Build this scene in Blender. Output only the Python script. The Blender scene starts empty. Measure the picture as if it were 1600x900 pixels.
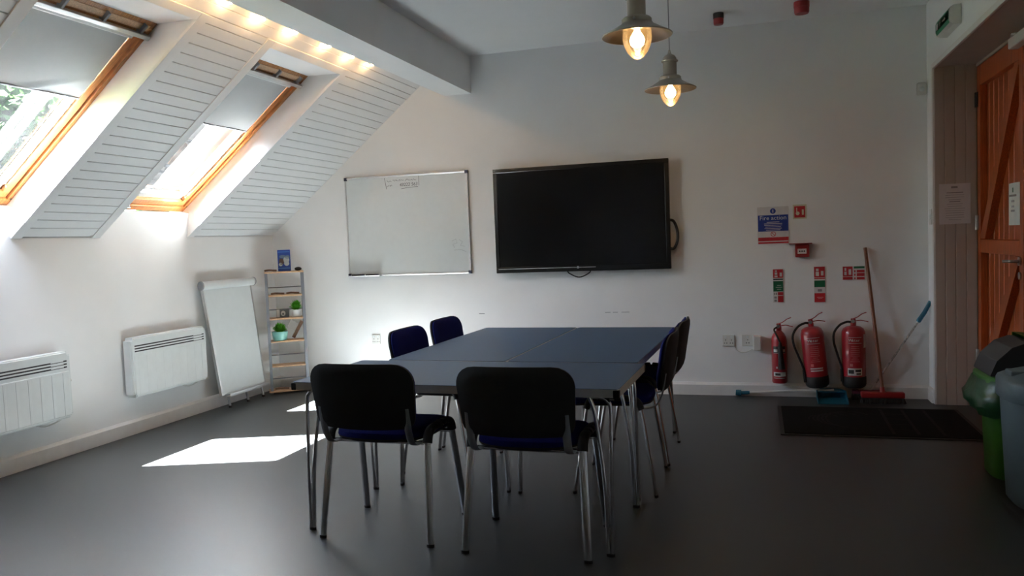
import bpy, bmesh, math, random
from mathutils import Vector, Matrix, Euler
PI = math.pi
scn = bpy.context.scene
C = scn.collection
rnd = random.Random(7)

# ------------------------------------------------------------------ materials
def mat(name, col, rough=.5, metal=0., var=.06, nscale=18., bump=0., bscale=200., spec=.5, coat=0., stretch=None, emit=None, estr=0.):
    m = bpy.data.materials.new(name); m.use_nodes = True
    nt = m.node_tree; b = nt.nodes['Principled BSDF']
    b.inputs['Roughness'].default_value = rough
    b.inputs['Metallic'].default_value = metal
    b.inputs['Specular IOR Level'].default_value = spec
    b.inputs['Coat Weight'].default_value = coat
    tc = nt.nodes.new('ShaderNodeTexCoord'); vec = tc.outputs['Object']
    if stretch:
        mp = nt.nodes.new('ShaderNodeMapping'); mp.inputs['Scale'].default_value = stretch
        nt.links.new(vec, mp.inputs['Vector']); vec = mp.outputs['Vector']
    n = nt.nodes.new('ShaderNodeTexNoise'); n.inputs['Scale'].default_value = nscale; n.inputs['Detail'].default_value = 4
    nt.links.new(vec, n.inputs['Vector'])
    r = nt.nodes.new('ShaderNodeValToRGB')
    r.color_ramp.elements[0].position = .3; r.color_ramp.elements[1].position = .7
    lo = [max(0, c*(1-var)) for c in col]; hi = [min(1, c*(1+var)) for c in col]
    r.color_ramp.elements[0].color = (*lo, 1); r.color_ramp.elements[1].color = (*hi, 1)
    nt.links.new(n.outputs['Fac'], r.inputs['Fac']); nt.links.new(r.outputs['Color'], b.inputs['Base Color'])
    if bump:
        n2 = nt.nodes.new('ShaderNodeTexNoise'); n2.inputs['Scale'].default_value = bscale; n2.inputs['Detail'].default_value = 2
        nt.links.new(tc.outputs['Object'], n2.inputs['Vector'])
        bp = nt.nodes.new('ShaderNodeBump'); bp.inputs['Strength'].default_value = bump; bp.inputs['Distance'].default_value = .004
        nt.links.new(n2.outputs['Fac'], bp.inputs['Height']); nt.links.new(bp.outputs['Normal'], b.inputs['Normal'])
    if emit:
        b.inputs['Emission Color'].default_value = (*emit, 1); b.inputs['Emission Strength'].default_value = estr
    return m

def glass_mat(name, tint, gloss_rough=.02, dust=0., dustcol=(.9, .95, 1)):
    m = bpy.data.materials.new(name); m.use_nodes = True
    nt = m.node_tree; nt.nodes.clear()
    out = nt.nodes.new('ShaderNodeOutputMaterial')
    tr = nt.nodes.new('ShaderNodeBsdfTransparent'); tr.inputs['Color'].default_value = (*tint, 1)
    gl = nt.nodes.new('ShaderNodeBsdfGlossy'); gl.inputs['Roughness'].default_value = gloss_rough
    fr = nt.nodes.new('ShaderNodeFresnel'); fr.inputs['IOR'].default_value = 1.45
    mx = nt.nodes.new('ShaderNodeMixShader')
    nt.links.new(fr.outputs['Fac'], mx.inputs['Fac']); nt.links.new(tr.outputs[0], mx.inputs[1]); nt.links.new(gl.outputs[0], mx.inputs[2])
    last = mx.outputs[0]
    if dust:
        tl = nt.nodes.new('ShaderNodeBsdfTranslucent'); tl.inputs['Color'].default_value = (*dustcol, 1)
        tc = nt.nodes.new('ShaderNodeTexCoord'); n = nt.nodes.new('ShaderNodeTexNoise'); n.inputs['Scale'].default_value = 9; n.inputs['Detail'].default_value = 6
        mp = nt.nodes.new('ShaderNodeMapRange'); mp.inputs['From Min'].default_value = .3; mp.inputs['From Max'].default_value = .7
        mp.inputs['To Min'].default_value = dust*.45; mp.inputs['To Max'].default_value = dust*1.5
        nt.links.new(tc.outputs['Object'], n.inputs['Vector']); nt.links.new(n.outputs['Fac'], mp.inputs['Value'])
        m2 = nt.nodes.new('ShaderNodeMixShader'); nt.links.new(mp.outputs[0], m2.inputs['Fac'])
        nt.links.new(last, m2.inputs[1]); nt.links.new(tl.outputs[0], m2.inputs[2]); last = m2.outputs[0]
    nt.links.new(last, out.inputs['Surface'])
    return m

def leaf_mat(name, col):
    m = mat(name, col, .6, var=.35, nscale=6, spec=.06)
    nt = m.node_tree; b = nt.nodes['Principled BSDF']
    tl = nt.nodes.new('ShaderNodeBsdfTranslucent'); tl.inputs['Color'].default_value = (col[0]*1.6, col[1]*1.5, col[2], 1)
    mx = nt.nodes.new('ShaderNodeMixShader'); mx.inputs['Fac'].default_value = .4
    nt.links.new(b.outputs[0], mx.inputs[1]); nt.links.new(tl.outputs[0], mx.inputs[2])
    nt.links.new(mx.outputs[0], nt.nodes['Material Output'].inputs['Surface'])
    return m

wall_p = mat('wall_paint', (.86, .865, .865), .75, var=.02, nscale=3, bump=.06, bscale=300, spec=.3)
ceil_p = mat('ceiling_paint', (.86, .875, .875), .8, var=.015, nscale=3, spec=.3)
board_p = mat('satin_board_paint', (.82, .83, .83), .38, var=.02, nscale=5, spec=.5)
skirt_p = mat('skirting_paint', (.76, .74, .72), .5, var=.03)
def floor_material():
    m = mat('vinyl_floor', (.022, .0232, .0238), .42, var=.05, nscale=2.2, bump=.03, bscale=500, spec=.6)
    nt = m.node_tree; b = nt.nodes['Principled BSDF']
    tc = nt.nodes.new('ShaderNodeTexCoord'); v = nt.nodes.new('ShaderNodeTexVoronoi'); v.inputs['Scale'].default_value = 3.1
    lt = nt.nodes.new('ShaderNodeMath'); lt.operation = 'LESS_THAN'; lt.inputs[1].default_value = .018
    nt.links.new(tc.outputs['Object'], v.inputs['Vector']); nt.links.new(v.outputs['Distance'], lt.inputs[0])
    mx = nt.nodes.new('ShaderNodeMix'); mx.data_type = 'RGBA'
    src = b.inputs['Base Color'].links[0].from_socket
    nt.links.new(lt.outputs[0], mx.inputs['Factor']); nt.links.new(src, mx.inputs['A']); mx.inputs['B'].default_value = (.045, .045, .05, 1)
    nt.links.new(mx.outputs['Result'], b.inputs['Base Color'])
    return m
floor_m = floor_material()
pine = mat('varnished_pine', (.42, .17, .05), .35, var=.35, nscale=5, stretch=(3, 30, 3), coat=.3)
door_w = mat('orange_door_wood', (.40, .080, .017), .40, var=.30, nscale=5, stretch=(30, 26, 1.4), coat=.2)
cream_b = mat('cream_board', (.46, .40, .345), .5, var=.03, nscale=9)
chrome = mat('chrome', (.75, .76, .78), .16, 1., var=.03)
alu = mat('aluminium', (.62, .62, .62), .35, 1., var=.05)
alu_d = mat('dull_table_edge', (.60, .55, .47), .5, .3, var=.08)
steel = mat('brushed_steel', (.55, .55, .54), .3, 1., var=.05)
black_pl = mat('black_plastic', (.005, .005, .0055), .65, var=.1, bump=.05, bscale=400)
black_r = mat('black_rubber', (.012, .012, .012), .7, var=.1)
blue_fab = mat('blue_upholstery', (.008, .012, .100), .95, var=.25, nscale=220, bump=.25, bscale=900, spec=.1)
table_bl = mat('blue_laminate', (.034, .075, .145), .42, var=.05, nscale=30, spec=.5)
dark_gap = mat('dark_slot', (.02, .02, .022), .7)
white_en = mat('white_enamel', (.70, .735, .735), .35, var=.02)
white_pl = mat('white_plastic', (.68, .67, .64), .4, var=.02)
grey_pl = mat('grey_plastic', (.25, .26, .28), .45, var=.05)
wb_m = mat('whiteboard_enamel', (.68, .72, .725), .22, var=.015, coat=.2)
ink = mat('marker_ink', (.05, .055, .07), .6)
ink_lt = mat('faded_ink', (.30, .31, .33), .6)
navy_cap = mat('navy_plastic', (.015, .018, .05), .4)
tv_scr = mat('tv_screen', (.006, .006, .007), .14, var=.05, spec=.4)
tv_bez = mat('tv_bezel', (.006, .006, .006), .25)
red_en = mat('red_enamel', (.34, .013, .022), .3, var=.06, coat=.4)
red_pl = mat('red_plastic', (.28, .014, .016), .4, var=.06)
red_sign = mat('sign_red', (.48, .02, .03), .45)
green_sign = mat('sign_green', (.006, .12, .05), .45)
blue_sign = mat('sign_blue', (.012, .04, .27), .45)
white_sign = mat('sign_white', (.68, .67, .66), .45)
cream_sign = mat('sign_cream', (.62, .60, .44), .5)
paper = mat('paper', (.66, .63, .64), .7, var=.03)
paper_g = mat('print_grey', (.28, .26, .27), .7)
grey_wood = mat('grey_metal_post', (.20, .21, .235), .45, .2, var=.06)
shelf_w = mat('pale_shelf_wood', (.60, .38, .22), .5, var=.2, nscale=8, stretch=(4, 20, 20))
brown_w = mat('brown_wood', (.17, .09, .05), .6, var=.3, nscale=10, stretch=(3, 18, 18))
broom_w = mat('broom_handle_wood', (.21, .075, .038), .45, var=.2, nscale=10, stretch=(20, 20, 2))
teal = mat('teal_glaze', (.22, .52, .46), .3, var=.05)
teal_d = mat('dark_teal_glaze', (.04, .11, .12), .3)
pot_w = mat('white_glaze', (.72, .72, .70), .3)
leaf_i = leaf_mat('houseplant_leaf', (.09, .38, .03))
leaf_o = leaf_mat('tree_leaf', (.006, .018, .006))
bark = mat('bark', (.10, .07, .05), .9, var=.4)
grass_m = mat('grass_ground', (.03, .045, .018), .95, var=.4, nscale=2, spec=.05)
blue_pl = mat('blue_plastic', (.008, .11, .18), .45, var=.06)
bin_g = mat('green_bin_plastic', (.035, .15, .012), .45, var=.06)
bin_b = mat('blue_grey_bin_plastic', (.085, .12, .135), .5, var=.05)
bag_g = mat('green_bag_film', (.010, .06, .020), .3, var=.3, nscale=12, bump=.6, bscale=25)
dark_flap = mat('charcoal_plastic', (.022, .023, .027), .5)
mat_fib = mat('mat_pile', (.007, .007, .0075), .95, var=.5, nscale=300, bump=.6, bscale=600, spec=.1)
mat_pat = mat('mat_motif_pile', (.020, .019, .019), .95, var=.5, nscale=150, spec=.1)
mat_rim = mat('mat_rubber_edge', (.010, .010, .010), .6)
tan_metal = mat('taupe_lamp_metal', (.42, .37, .31), .33, .55, var=.04, coat=.2)
lamp_in = mat('lamp_inner', (.26, .22, .18), .28, .95, var=.03)
shade_gl = glass_mat('lamp_glass', (1, .93, .82), .08, dust=.022, dustcol=(1, .8, .55))
bulb_m = mat('lit_bulb', (.9, .8, .6), .4, emit=(1, .66, .30), estr=19)
fairy_m = mat('lit_mini_bulb', (.9, .8, .6), .4, emit=(1, .58, .25), estr=220)
pane_gl = glass_mat('window_glass', (.90, .94, .94), .02, dust=.0011)
blind_m = mat('blackout_fabric', (.42, .44, .45), .8, var=.03, nscale=6, bump=.08, bscale=30)

# ------------------------------------------------------------------ mesh builder
class MB:
    def __init__(s): s.v = []; s.f = []; s.m = []; s.s = []
    def add(s, vs, fs, m=0, sm=False, M=None):
        b = len(s.v)
        s.v += [tuple(M @ Vector(v)) if M is not None else tuple(v) for v in vs]
        for f in fs: s.f.append(tuple(i+b for i in f)); s.m.append(m); s.s.append(sm)
        return s
    def frombm(s, bm, m=0, sm=False, M=None):
        bm.verts.index_update()
        s.add([v.co.copy() for v in bm.verts], [[v.index for v in f.verts] for f in bm.faces], m, sm, M); bm.free(); return s
    def box(s, x0, x1, y0, y1, z0, z1, m=0, bev=0., M=None, seg=2):
        bm = bmesh.new(); bmesh.ops.create_cube(bm, size=1)
        for v in bm.verts:
            v.co = ((x0+x1)/2+v.co.x*(x1-x0), (y0+y1)/2+v.co.y*(y1-y0), (z0+z1)/2+v.co.z*(z1-z0))
        if bev: bmesh.ops.bevel(bm, geom=list(bm.edges), offset=bev, segments=seg, affect='EDGES', profile=.5)
        return s.frombm(bm, m, bool(bev) and seg > 2, M)
    def prism(s, poly, a0, a1, axis='y', m=0, M=None, sm=False):
        # poly: 2-D points; axis: the extrusion axis ('x': (y,z), 'y': (x,z), 'z': (x,y))
        def p(q, a): return {'x': (a, q[0], q[1]), 'y': (q[0], a, q[1]), 'z': (q[0], q[1], a)}[axis]
        n = len(poly); vs = [p(q, a0) for q in poly]+[p(q, a1) for q in poly]
        fs = [(i, (i+1) % n, n+(i+1) % n, n+i) for i in range(n)]
        s.add(vs, fs, m, sm, M)
        s.add(vs, [tuple(range(n))[::-1], tuple(range(n, 2*n))], m, False, M)
        return s
    def tube(s, pts, r, n=10, m=0, M=None, closed=False, rb=None, up=None, caps=True, radii=None):
        # swept tube; rb = second radius for an oval section (first radius lies along `up`)
        P = [Vector(p) for p in pts]; k = len(P); rb = rb or r
        vs = []; fs = []; pu = None
        for i in range(k):
            if closed: t = (P[(i+1) % k]-P[i-1]).normalized()
            else: t = (P[min(i+1, k-1)]-P[max(i-1, 0)]).normalized()
            ref = Vector(up) if up else (pu or (Vector((0, 0, 1)) if abs(t.z) < .9 else Vector((1, 0, 0))))
            u = (ref-t*ref.dot(t))
            if u.length < 1e-5: u = t.orthogonal()
            u.normalize(); w = t.cross(u); pu = u
            q = radii[i] if radii else 1
            for j in range(n):
                a = 2*PI*j/n; vs.append(P[i]+u*math.cos(a)*r*q+w*math.sin(a)*rb*q)
        for i in range(k if closed else k-1):
            for j in range(n):
                a = i*n+j; b = i*n+(j+1) % n; c = ((i+1) % k)*n+(j+1) % n; d = ((i+1) % k)*n+j
                fs.append((a, b, c, d))
        s.add(vs, fs, m, True, M)
        if caps and not closed:
            s.add(vs[:n], [tuple(range(n))[::-1]], m, False, M); s.add(vs[-n:], [tuple(range(n))], m, False, M)
        return s
    def lathe(s, prof, n=32, m=0, M=None, sm=True, cap0=False, cap1=False, wob=None):
        vs = []; fs = []; k = len(prof)
        for i, (r, z) in enumerate(prof):
            for j in range(n):
                a = 2*PI*j/n; q = wob(i, j) if wob else 1
                vs.append((r*q*math.cos(a), r*q*math.sin(a), z))
        for i in range(k-1):
            for j in range(n): fs.append((i*n+j, i*n+(j+1) % n, (i+1)*n+(j+1) % n, (i+1)*n+j))
        s.add(vs, fs, m, sm, M)
        if cap0: s.add(vs[:n], [tuple(range(n))[::-1]], m, False, M)
        if cap1: s.add(vs[-n:], [tuple(range(n))], m, False, M)
        return s
    def ball(s, c, r, m=0, M=None, sc=(1, 1, 1), u=16, w=10):
        bm = bmesh.new(); bmesh.ops.create_uvsphere(bm, u_segments=u, v_segments=w, radius=r)
        for v in bm.verts: v.co = (c[0]+v.co.x*sc[0], c[1]+v.co.y*sc[1], c[2]+v.co.z*sc[2])
        return s.frombm(bm, m, True, M)
    def text(s, txt, size, M, m=0, align='CENTER', ext=.0004, shear=0.):
        cu = bpy.data.curves.new('lettering', 'FONT'); cu.body = txt; cu.size = size; cu.align_x = align; cu.align_y = 'CENTER'; cu.extrude = ext; cu.shear = shear; cu.resolution_u = 2
        o = bpy.data.objects.new('lettering', cu); C.objects.link(o)
        dg = bpy.context.evaluated_depsgraph_get(); me = bpy.data.meshes.new_from_object(o.evaluated_get(dg))
        s.add([v.co.copy() for v in me.vertices], [tuple(p.vertices) for p in me.polygons], m, False, M)
        bpy.data.objects.remove(o); bpy.data.meshes.remove(me); bpy.data.curves.remove(cu)
        return s
    def build(s, name, mats, parent=None, loc=None, rot=None):
        if not isinstance(mats, (list, tuple)): mats = [mats]
        me = bpy.data.meshes.new(name); me.from_pydata([tuple(v) for v in s.v], [], s.f)
        for mm in mats: me.materials.append(mm)
        me.polygons.foreach_set('material_index', [min(i, len(mats)-1) for i in s.m])
        me.polygons.foreach_set('use_smooth', s.s); me.update()
        bm = bmesh.new(); bm.from_mesh(me); bmesh.ops.remove_doubles(bm, verts=bm.verts, dist=1e-6)
        bmesh.ops.recalc_face_normals(bm, faces=bm.faces); bm.to_mesh(me); bm.free()
        if any(s.s): me.set_sharp_from_angle(angle=math.radians(42))
        o = bpy.data.objects.new(name, me); C.objects.link(o)
        if parent is not None: o.parent = parent
        if loc is not None: o.location = loc
        if rot is not None: o.rotation_euler = rot
        return o

def empty(name, loc=(0, 0, 0), rz=0., rot=None):
    o = bpy.data.objects.new(name, None); o.empty_display_size = .05; C.objects.link(o); o.location = loc
    o.rotation_euler = rot if rot else (0, 0, rz); return o
def tag(o, label, cat, group=None):
    o['label'] = label; o['category'] = cat
    if group: o['group'] = group
    return o
def struct(o): o['kind'] = 'structure'; return o
def copy_tree(o, parent=None):
    c = o.copy(); C.objects.link(c)
    if parent is not None: c.parent = parent
    for ch in list(o.children): copy_tree(ch, c)
    return c
def arc(c, r, a0, a1, n, plane='xz'):
    out = []
    for i in range(n+1):
        a = a0+(a1-a0)*i/n; p, q = r*math.cos(a), r*math.sin(a)
        out.append({'xz': (c[0]+p, c[1], c[2]+q), 'yz': (c[0], c[1]+p, c[2]+q), 'xy': (c[0]+p, c[1]+q, c[2])}[plane])
    return out
def rrect(w, h, r, n=6, cx=0, cy=0):
    pts = []
    for sx, sy, a in ((1, 1, 0), (-1, 1, PI/2), (-1, -1, PI), (1, -1, 1.5*PI)):
        for i in range(n+1):
            t = a+PI/2*i/n; pts.append((cx+sx*(w/2-r)+r*math.cos(t), cy+sy*(h/2-r)+r*math.sin(t)))
    return pts
def bez(p0, p1, p2, p3, n=16):
    p0, p1, p2, p3 = map(Vector, (p0, p1, p2, p3)); out = []
    for i in range(n+1):
        t = i/n; out.append(p0*(1-t)**3+p1*3*t*(1-t)**2+p2*3*t*t*(1-t)+p3*t**3)
    return out
def smooth_path(pts, n=8):   # Catmull-Rom through points
    P = [Vector(p) for p in pts]; P = [P[0]*2-P[1]]+P+[P[-1]*2-P[-2]]; out = []
    for i in range(1, len(P)-2):
        for j in range(n):
            t = j/n; a, b, c, d = P[i-1:i+3]
            out.append(.5*((2*b)+(c-a)*t+(2*a-5*b+4*c-d)*t*t+(3*b-a-3*c+d)*t**3))
    out.append(P[-2]); return out

# ------------------------------------------------------------------ room measures (metres)
XL, XR, YB, YF, ZC = -4.307, 1.189, 6.445, -4.2, 2.852
SA = math.atan(.797); TX, TZ = math.cos(SA), math.sin(SA)
def SP(s, d): return (XL+s*TX-d*TZ, 1.41+s*TZ+d*TX)       # slope coordinates -> (x, z)
STOP = (ZC-1.41)/TZ
O1, O2 = (2.84, 3.717), (4.40, 5.28)                        # roof window openings along the room
S_TOP = 1.816
S0, S1, D0, SPL = .075, 1.602, .200, .075     # window frame extent on the slope, its depth, splay of the sunny reveal
MS = Matrix(((TX, 0, -TZ, XL), (0, 1, 0, 0), (TZ, 0, TX, 1.41), (0, 0, 0, 1)))   # (s, y, d) -> world

# floor, ceiling
struct(MB().box(XL-.3, 2.0, YF-.2, YB+.2, -.12, 0).build('floor', floor_m))
b = MB().box(-2.60, 2.0, YF-.2, YB+.2, ZC, ZC+.15); struct(b.build('ceiling', ceil_p))
# walls
struct(MB().box(XL-.3, 2.0, YB, YB+.2, 0, 3.2).build('wall_back', wall_p))
struct(MB().box(XL-.3, 2.0, YF-.2, YF, 0, 3.2).build('wall_front', wall_p))
b = MB().box(XL-.3, XL, YF, YB, 0, 1.41)
for o in (O1, O2): b.prism([(XL, 1.41), (XL, 1.600), (XL-.06, 1.609), (XL-.3, 1.609), (XL-.3, 1.41)], o[0], o[1]+SPL, 'y')
struct(b.build('wall_left', wall_p))
# right wall with the deep door recess
RY0, RY1, RZ, RX = 3.35, 6.25, 2.365, 1.46
b = MB()
b.box(XR, 2.0, RY1, YB, 0, ZC); b.box(XR, 2.0, YF, RY0, 0, ZC); b.box(XR, 2.0, RY0, RY1, RZ+.03, ZC)
struct(b.build('wall_right', wall_p))
# boarded reveal lining of the recess
b = MB()
xs = [XR+.004+i*.0655 for i in range(5)]; xs[-1] = RX+.06
for i in range(4):
    x0, x1 = xs[i], xs[i+1]
    b.prism([(x0+.004, RY1-.014), (x1-.004, RY1-.014), (x1, RY1-.009), (x1, RY1-.001), (x0, RY1-.001), (x0, RY1-.009)], 0, RZ, 'z', 0)
b.box(XR+.004, RX+.06, RY0+.001, RY1-.015, RZ, RZ+.028)
b.box(XR+.004, RX+.06, RY0+.001, RY0+.012, 0, RZ)
struct(b.build('trim_1', cream_b))
b = MB().box(XR-.006, XR+.012, RY1-.012, RY1+.030, 0, RZ+.03, 0, .003)
b.box(XR-.006, XR+.012, RY0, RY1-.012, RZ-.006, RZ+.03, 0, .003)
struct(b.build('trim_2', skirt_p))
# sloped ceiling: structural slab in sections around the openings
b = MB(); dd = .013
secs = [(YF, O1[0]), (O1[1], O2[0]), (O2[1], YB)]
DO = .31
for y0, y1 in secs:
    sp = SPL if y0 > YF else 0
    po = [(SP(0, dd), sp*dd/D0), (SP(STOP, dd), sp*dd/D0), (SP(STOP+.1, DO), sp), (SP(-.02, DO), sp), ((XL-.3, 1.405), sp), ((XL-.001, 1.405), 0)]
    n = len(po); vs = [(q[0], y0+k, q[1]) for q, k in po]+[(q[0], y1, q[1]) for q, k in po]
    # the reveal face is split at the frame depth so it stays flat behind the frame
    b.add(vs, [(i, (i+1) % n, n+(i+1) % n, n+i) for i in range(n)]+[(5, 0, 3, 4), (0, 1, 2, 3), tuple(range(n, 2*n))], 0)
for o in (O1, O2):
    b.prism([(-2.886, 2.545), SP(STOP, dd), SP(STOP+.1, DO), SP(S1, DO), SP(S1, D0)], o[0], o[1]+SPL, 'y')
struct(b.build('ceiling_slope', wall_p))
# tongue and groove cladding on the slope
def clad(mb, y0, y1, s0, s1, p=.0745):
    n = max(1, round((s1-s0)/p)); p = (s1-s0)/n; poly = []
    for i in range(n):
        a = s0+i*p; poly += [(a+.001, .009), (a+.0035, 0), (a+p-.0035, 0), (a+p-.001, .009)]
    vs = []; fs = []
    for a, d in poly: vs += [(a, y0, d), (a, y1, d)]
    for i in range(len(poly)-1): fs.append((2*i, 2*i+1, 2*i+3, 2*i+2))
    mb.add(vs, fs, 0, False, MS)
b = MB(); TW = .072
clad(b, YF, O1[0]-TW, .02, S_TOP); clad(b, O1[1]+TW, O2[0]-TW, .02, S_TOP); clad(b, O2[1]+TW, YB, .02, S_TOP)
clad(b, YF, YB, S_TOP+.055, STOP)
clad(b, YF, O1[0]-TW, S_TOP, S_TOP+.055); clad(b, O1[1]+TW, O2[0]-TW, S_TOP, S_TOP+.055); clad(b, O2[1]+TW, YB, S_TOP, S_TOP+.055)
struct(b.build('ceiling_cladding', board_p))
b = MB()
for o in (O1, O2):
    b.box(0.002, S_TOP+.055, o[0]-TW, o[0], -.006, .0128, 0, .002, MS); b.box(0.002, S_TOP+.055, o[1], o[1]+TW, -.006, .0128, 0, .002, MS)
    b.box(S_TOP, S_TOP+.055, o[0], o[1], -.006, .0128, 0, .002, MS)
struct(b.build('trim_3', board_p))
# box beam along the top of the slope
struct(MB().box(-2.535, -2.292, YF, YB, 2.54, ZC).build('ceiling_beam', ceil_p))
# skirting
def skirt_prof(t, h): return [(0, 0), (t, 0), (t, h-.018), (t*.55, h-.006), (t*.4, h), (0, h)]
b = MB().prism([(XL+a, z) for a, z in skirt_prof(.018, .105)], YF, YB, 'y'); struct(b.build('baseboard_left', skirt_p))
b = MB().prism([(YB-a, z) for a, z in skirt_prof(.018, .100)], XL+.018, XR, 'x'); struct(b.build('baseboard_back', skirt_p))
b = MB().prism([(XR-a, z) for a, z in skirt_prof(.016, .100)], RY1+.03, YB-.018, 'y'); b.prism([(XR-a, z) for a, z in skirt_prof(.016, .100)], YF, RY0, 'y')
struct(b.build('baseboard_right', skirt_p))

# ------------------------------------------------------------------ roof windows
def roof_window(n, o, creased):
    y0, y1 = o[0]-.040, o[1]+SPL-.004
    W = struct(empty(f'window_{n}', (XL-.3, (y0+y1)/2, 1.6)))
    MW = W.matrix_basis.inverted() @ MS
    def ring(b, i0, i1, d0, d1, bev=.003):      # four members between inset i0 and i1
        b.box(S0+i0, S0+i1, y0+i0, y1-i0, d0, d1, 0, bev, MW); b.box(S1-i1, S1-i0, y0+i0, y1-i0, d0, d1, 0, bev, MW)
        b.box(S0+i1, S1-i1, y0+i0, y0+i1, d0, d1, 0, bev, MW); b.box(S0+i1, S1-i1, y1-i1, y1-i0, d0, d1, 0, bev, MW)
    f = MB(); ring(f, 0, .050, D0, DO); f.build('window_frame', pine, W)
    f = MB(); ring(f, .056, .104, D0+.012, DO-.02); 
    f.build('sash', pine, W)
    f = MB(); ring(f, .1035, .112, D0+.040, DO-.05, .001); f.box(S0+.104, S0+.150, y0+.11, y1-.11, D0+.040, DO-.05, 0, .001, MW); f.build('glazing_bead', white_en, W)
    g = MB(); g.add([(S0+.11, y0+.105, DO-.055), (S1-.11, y0+.105, DO-.055), (S1-.11, y1-.105, DO-.055), (S0+.11, y1-.105, DO-.055)], [(0, 1, 2, 3)], 0, False, MW)
    g.build('pane', pane_gl, W)
    f = MB(); zz = DO-.062
    for yy in (y0+.165, y1-.165): f.box(S0+.2, S1-.11, yy-.0012, yy+.0012, zz, zz+.003, 0, 0, MW)
    f.box(S0+.2, S0+.2025, y0+.165, y1-.165, zz, zz+.003, 0, 0, MW); f.build('glass_spacer', brown_w, W)
    # outer cover flashing so the frame edge is closed
    f = MB(); ring(f, -.12, .03, DO+.002, DO+.03); f.build('flashing', grey_pl, W)
    # ventilation bar on brackets at the head
    f = MB(); f.box(S1-.108, S1-.080, y0+.02, y1-.02, D0-.030, D0-.006, 0, .004, MW); f.build('ventilation_bar', alu, W)
    for k in range(4):
        yy = y0+.10+k*(y1-y0-.20)/3
        MB().box(S1-.088, S1-.022, yy-.009, yy+.009, D0-.024, D0+.012, 0, .004, MW).build('bracket', grey_pl, W)
    MB().box(S1-.070, S1-.028, y0+.055, y1-.055, D0-.004, D0+.011, 0, .002, MW).build('ventilation_flap', shelf_w, W)
    # latch on the lower rail
    f = MB(); f.box(S0+.02, S0+.07, y0+.27, y0+.345, D0-.022, D0+.004, 0, .006, MW); f.tube([(S0+.045, y0+.28, D0-.02), (S0+.06, y0+.30, D0-.035), (S0+.06, y0+.335, D0-.035), (S0+.05, y0+.35, D0-.02)], .007, 8, 0, MW)
    f.build('latch', alu, W)
    for yy in (y0+.03, y1-.03): MB().lathe([(.006, -.002), (.006, 0)], 10, 0, MW @ Matrix.Translation((S0+.06, yy, D0)), True, True, True).build('screw', dark_gap, W)
    # half-drawn blind: cassette, fabric, bottom bar, side channels
    R = empty('roller_blind', (SP(1.4, .15)[0], (y0+y1)/2, SP(1.4, .15)[1])); MR = R.matrix_basis.inverted() @ MS
    a, c = y0+.106, y1-.106; sb, st = .975, S1-.135; db = D0+.018
    nu, nv = 24, 24; vs = []; fs = []
    for i in range(nu+1):
        for j in range(nv+1):
            s = sb+(st-sb)*i/nu; v = j/nv; d = db+.0012*math.sin(v*9+i*.3)
            if creased:
                q = (s-sb)/(st-sb); e = v-(.55+1.5*q)      # diagonal crease at the lower corner
                d += -.011*math.exp(-(e/.05)**2)*max(0, 1-q*2.4)
            vs.append((s, a+(c-a)*v, d))
    for i in range(nu):
        for j in range(nv): fs.append((i*(nv+1)+j, i*(nv+1)+j+1, (i+1)*(nv+1)+j+1, (i+1)*(nv+1)+j))
    n0 = len(vs); vs2 = vs+[(s, y, d+.0016) for s, y, d in vs]; fs2 = fs+[tuple(k+n0 for k in f[::-1]) for f in fs]
    MB().add(vs2, fs2, 0, True, MR).build('fabric', blind_m, R)
    MB().box(sb-.012, sb, a, c, db-.006, db+.008, 0, .002, MR).build('bottom_bar', grey_pl, R)
    MB().box(st-.008, S1-.106, a, c, db-.022, db+.020, 0, .006, MR).build('cassette', white_en, R)
    for ya, yb in ((a-.004, a+.010), (c-.010, c+.004)): MB().box(S0+.152, st, ya, yb, db+.010, db+.022, 0, .002, MR).build('side_channel', white_en, R)
    return R
tag(roof_window(1, O1, True), 'pale grey half-drawn roller blind with a creased lower corner on a roof window', 'blind', 'half-drawn blinds on the roof windows')
tag(roof_window(2, O2, False), 'smooth pale grey half-drawn roller blind on the roof window nearer the whiteboard', 'blind', 'half-drawn blinds on the roof windows')

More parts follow.
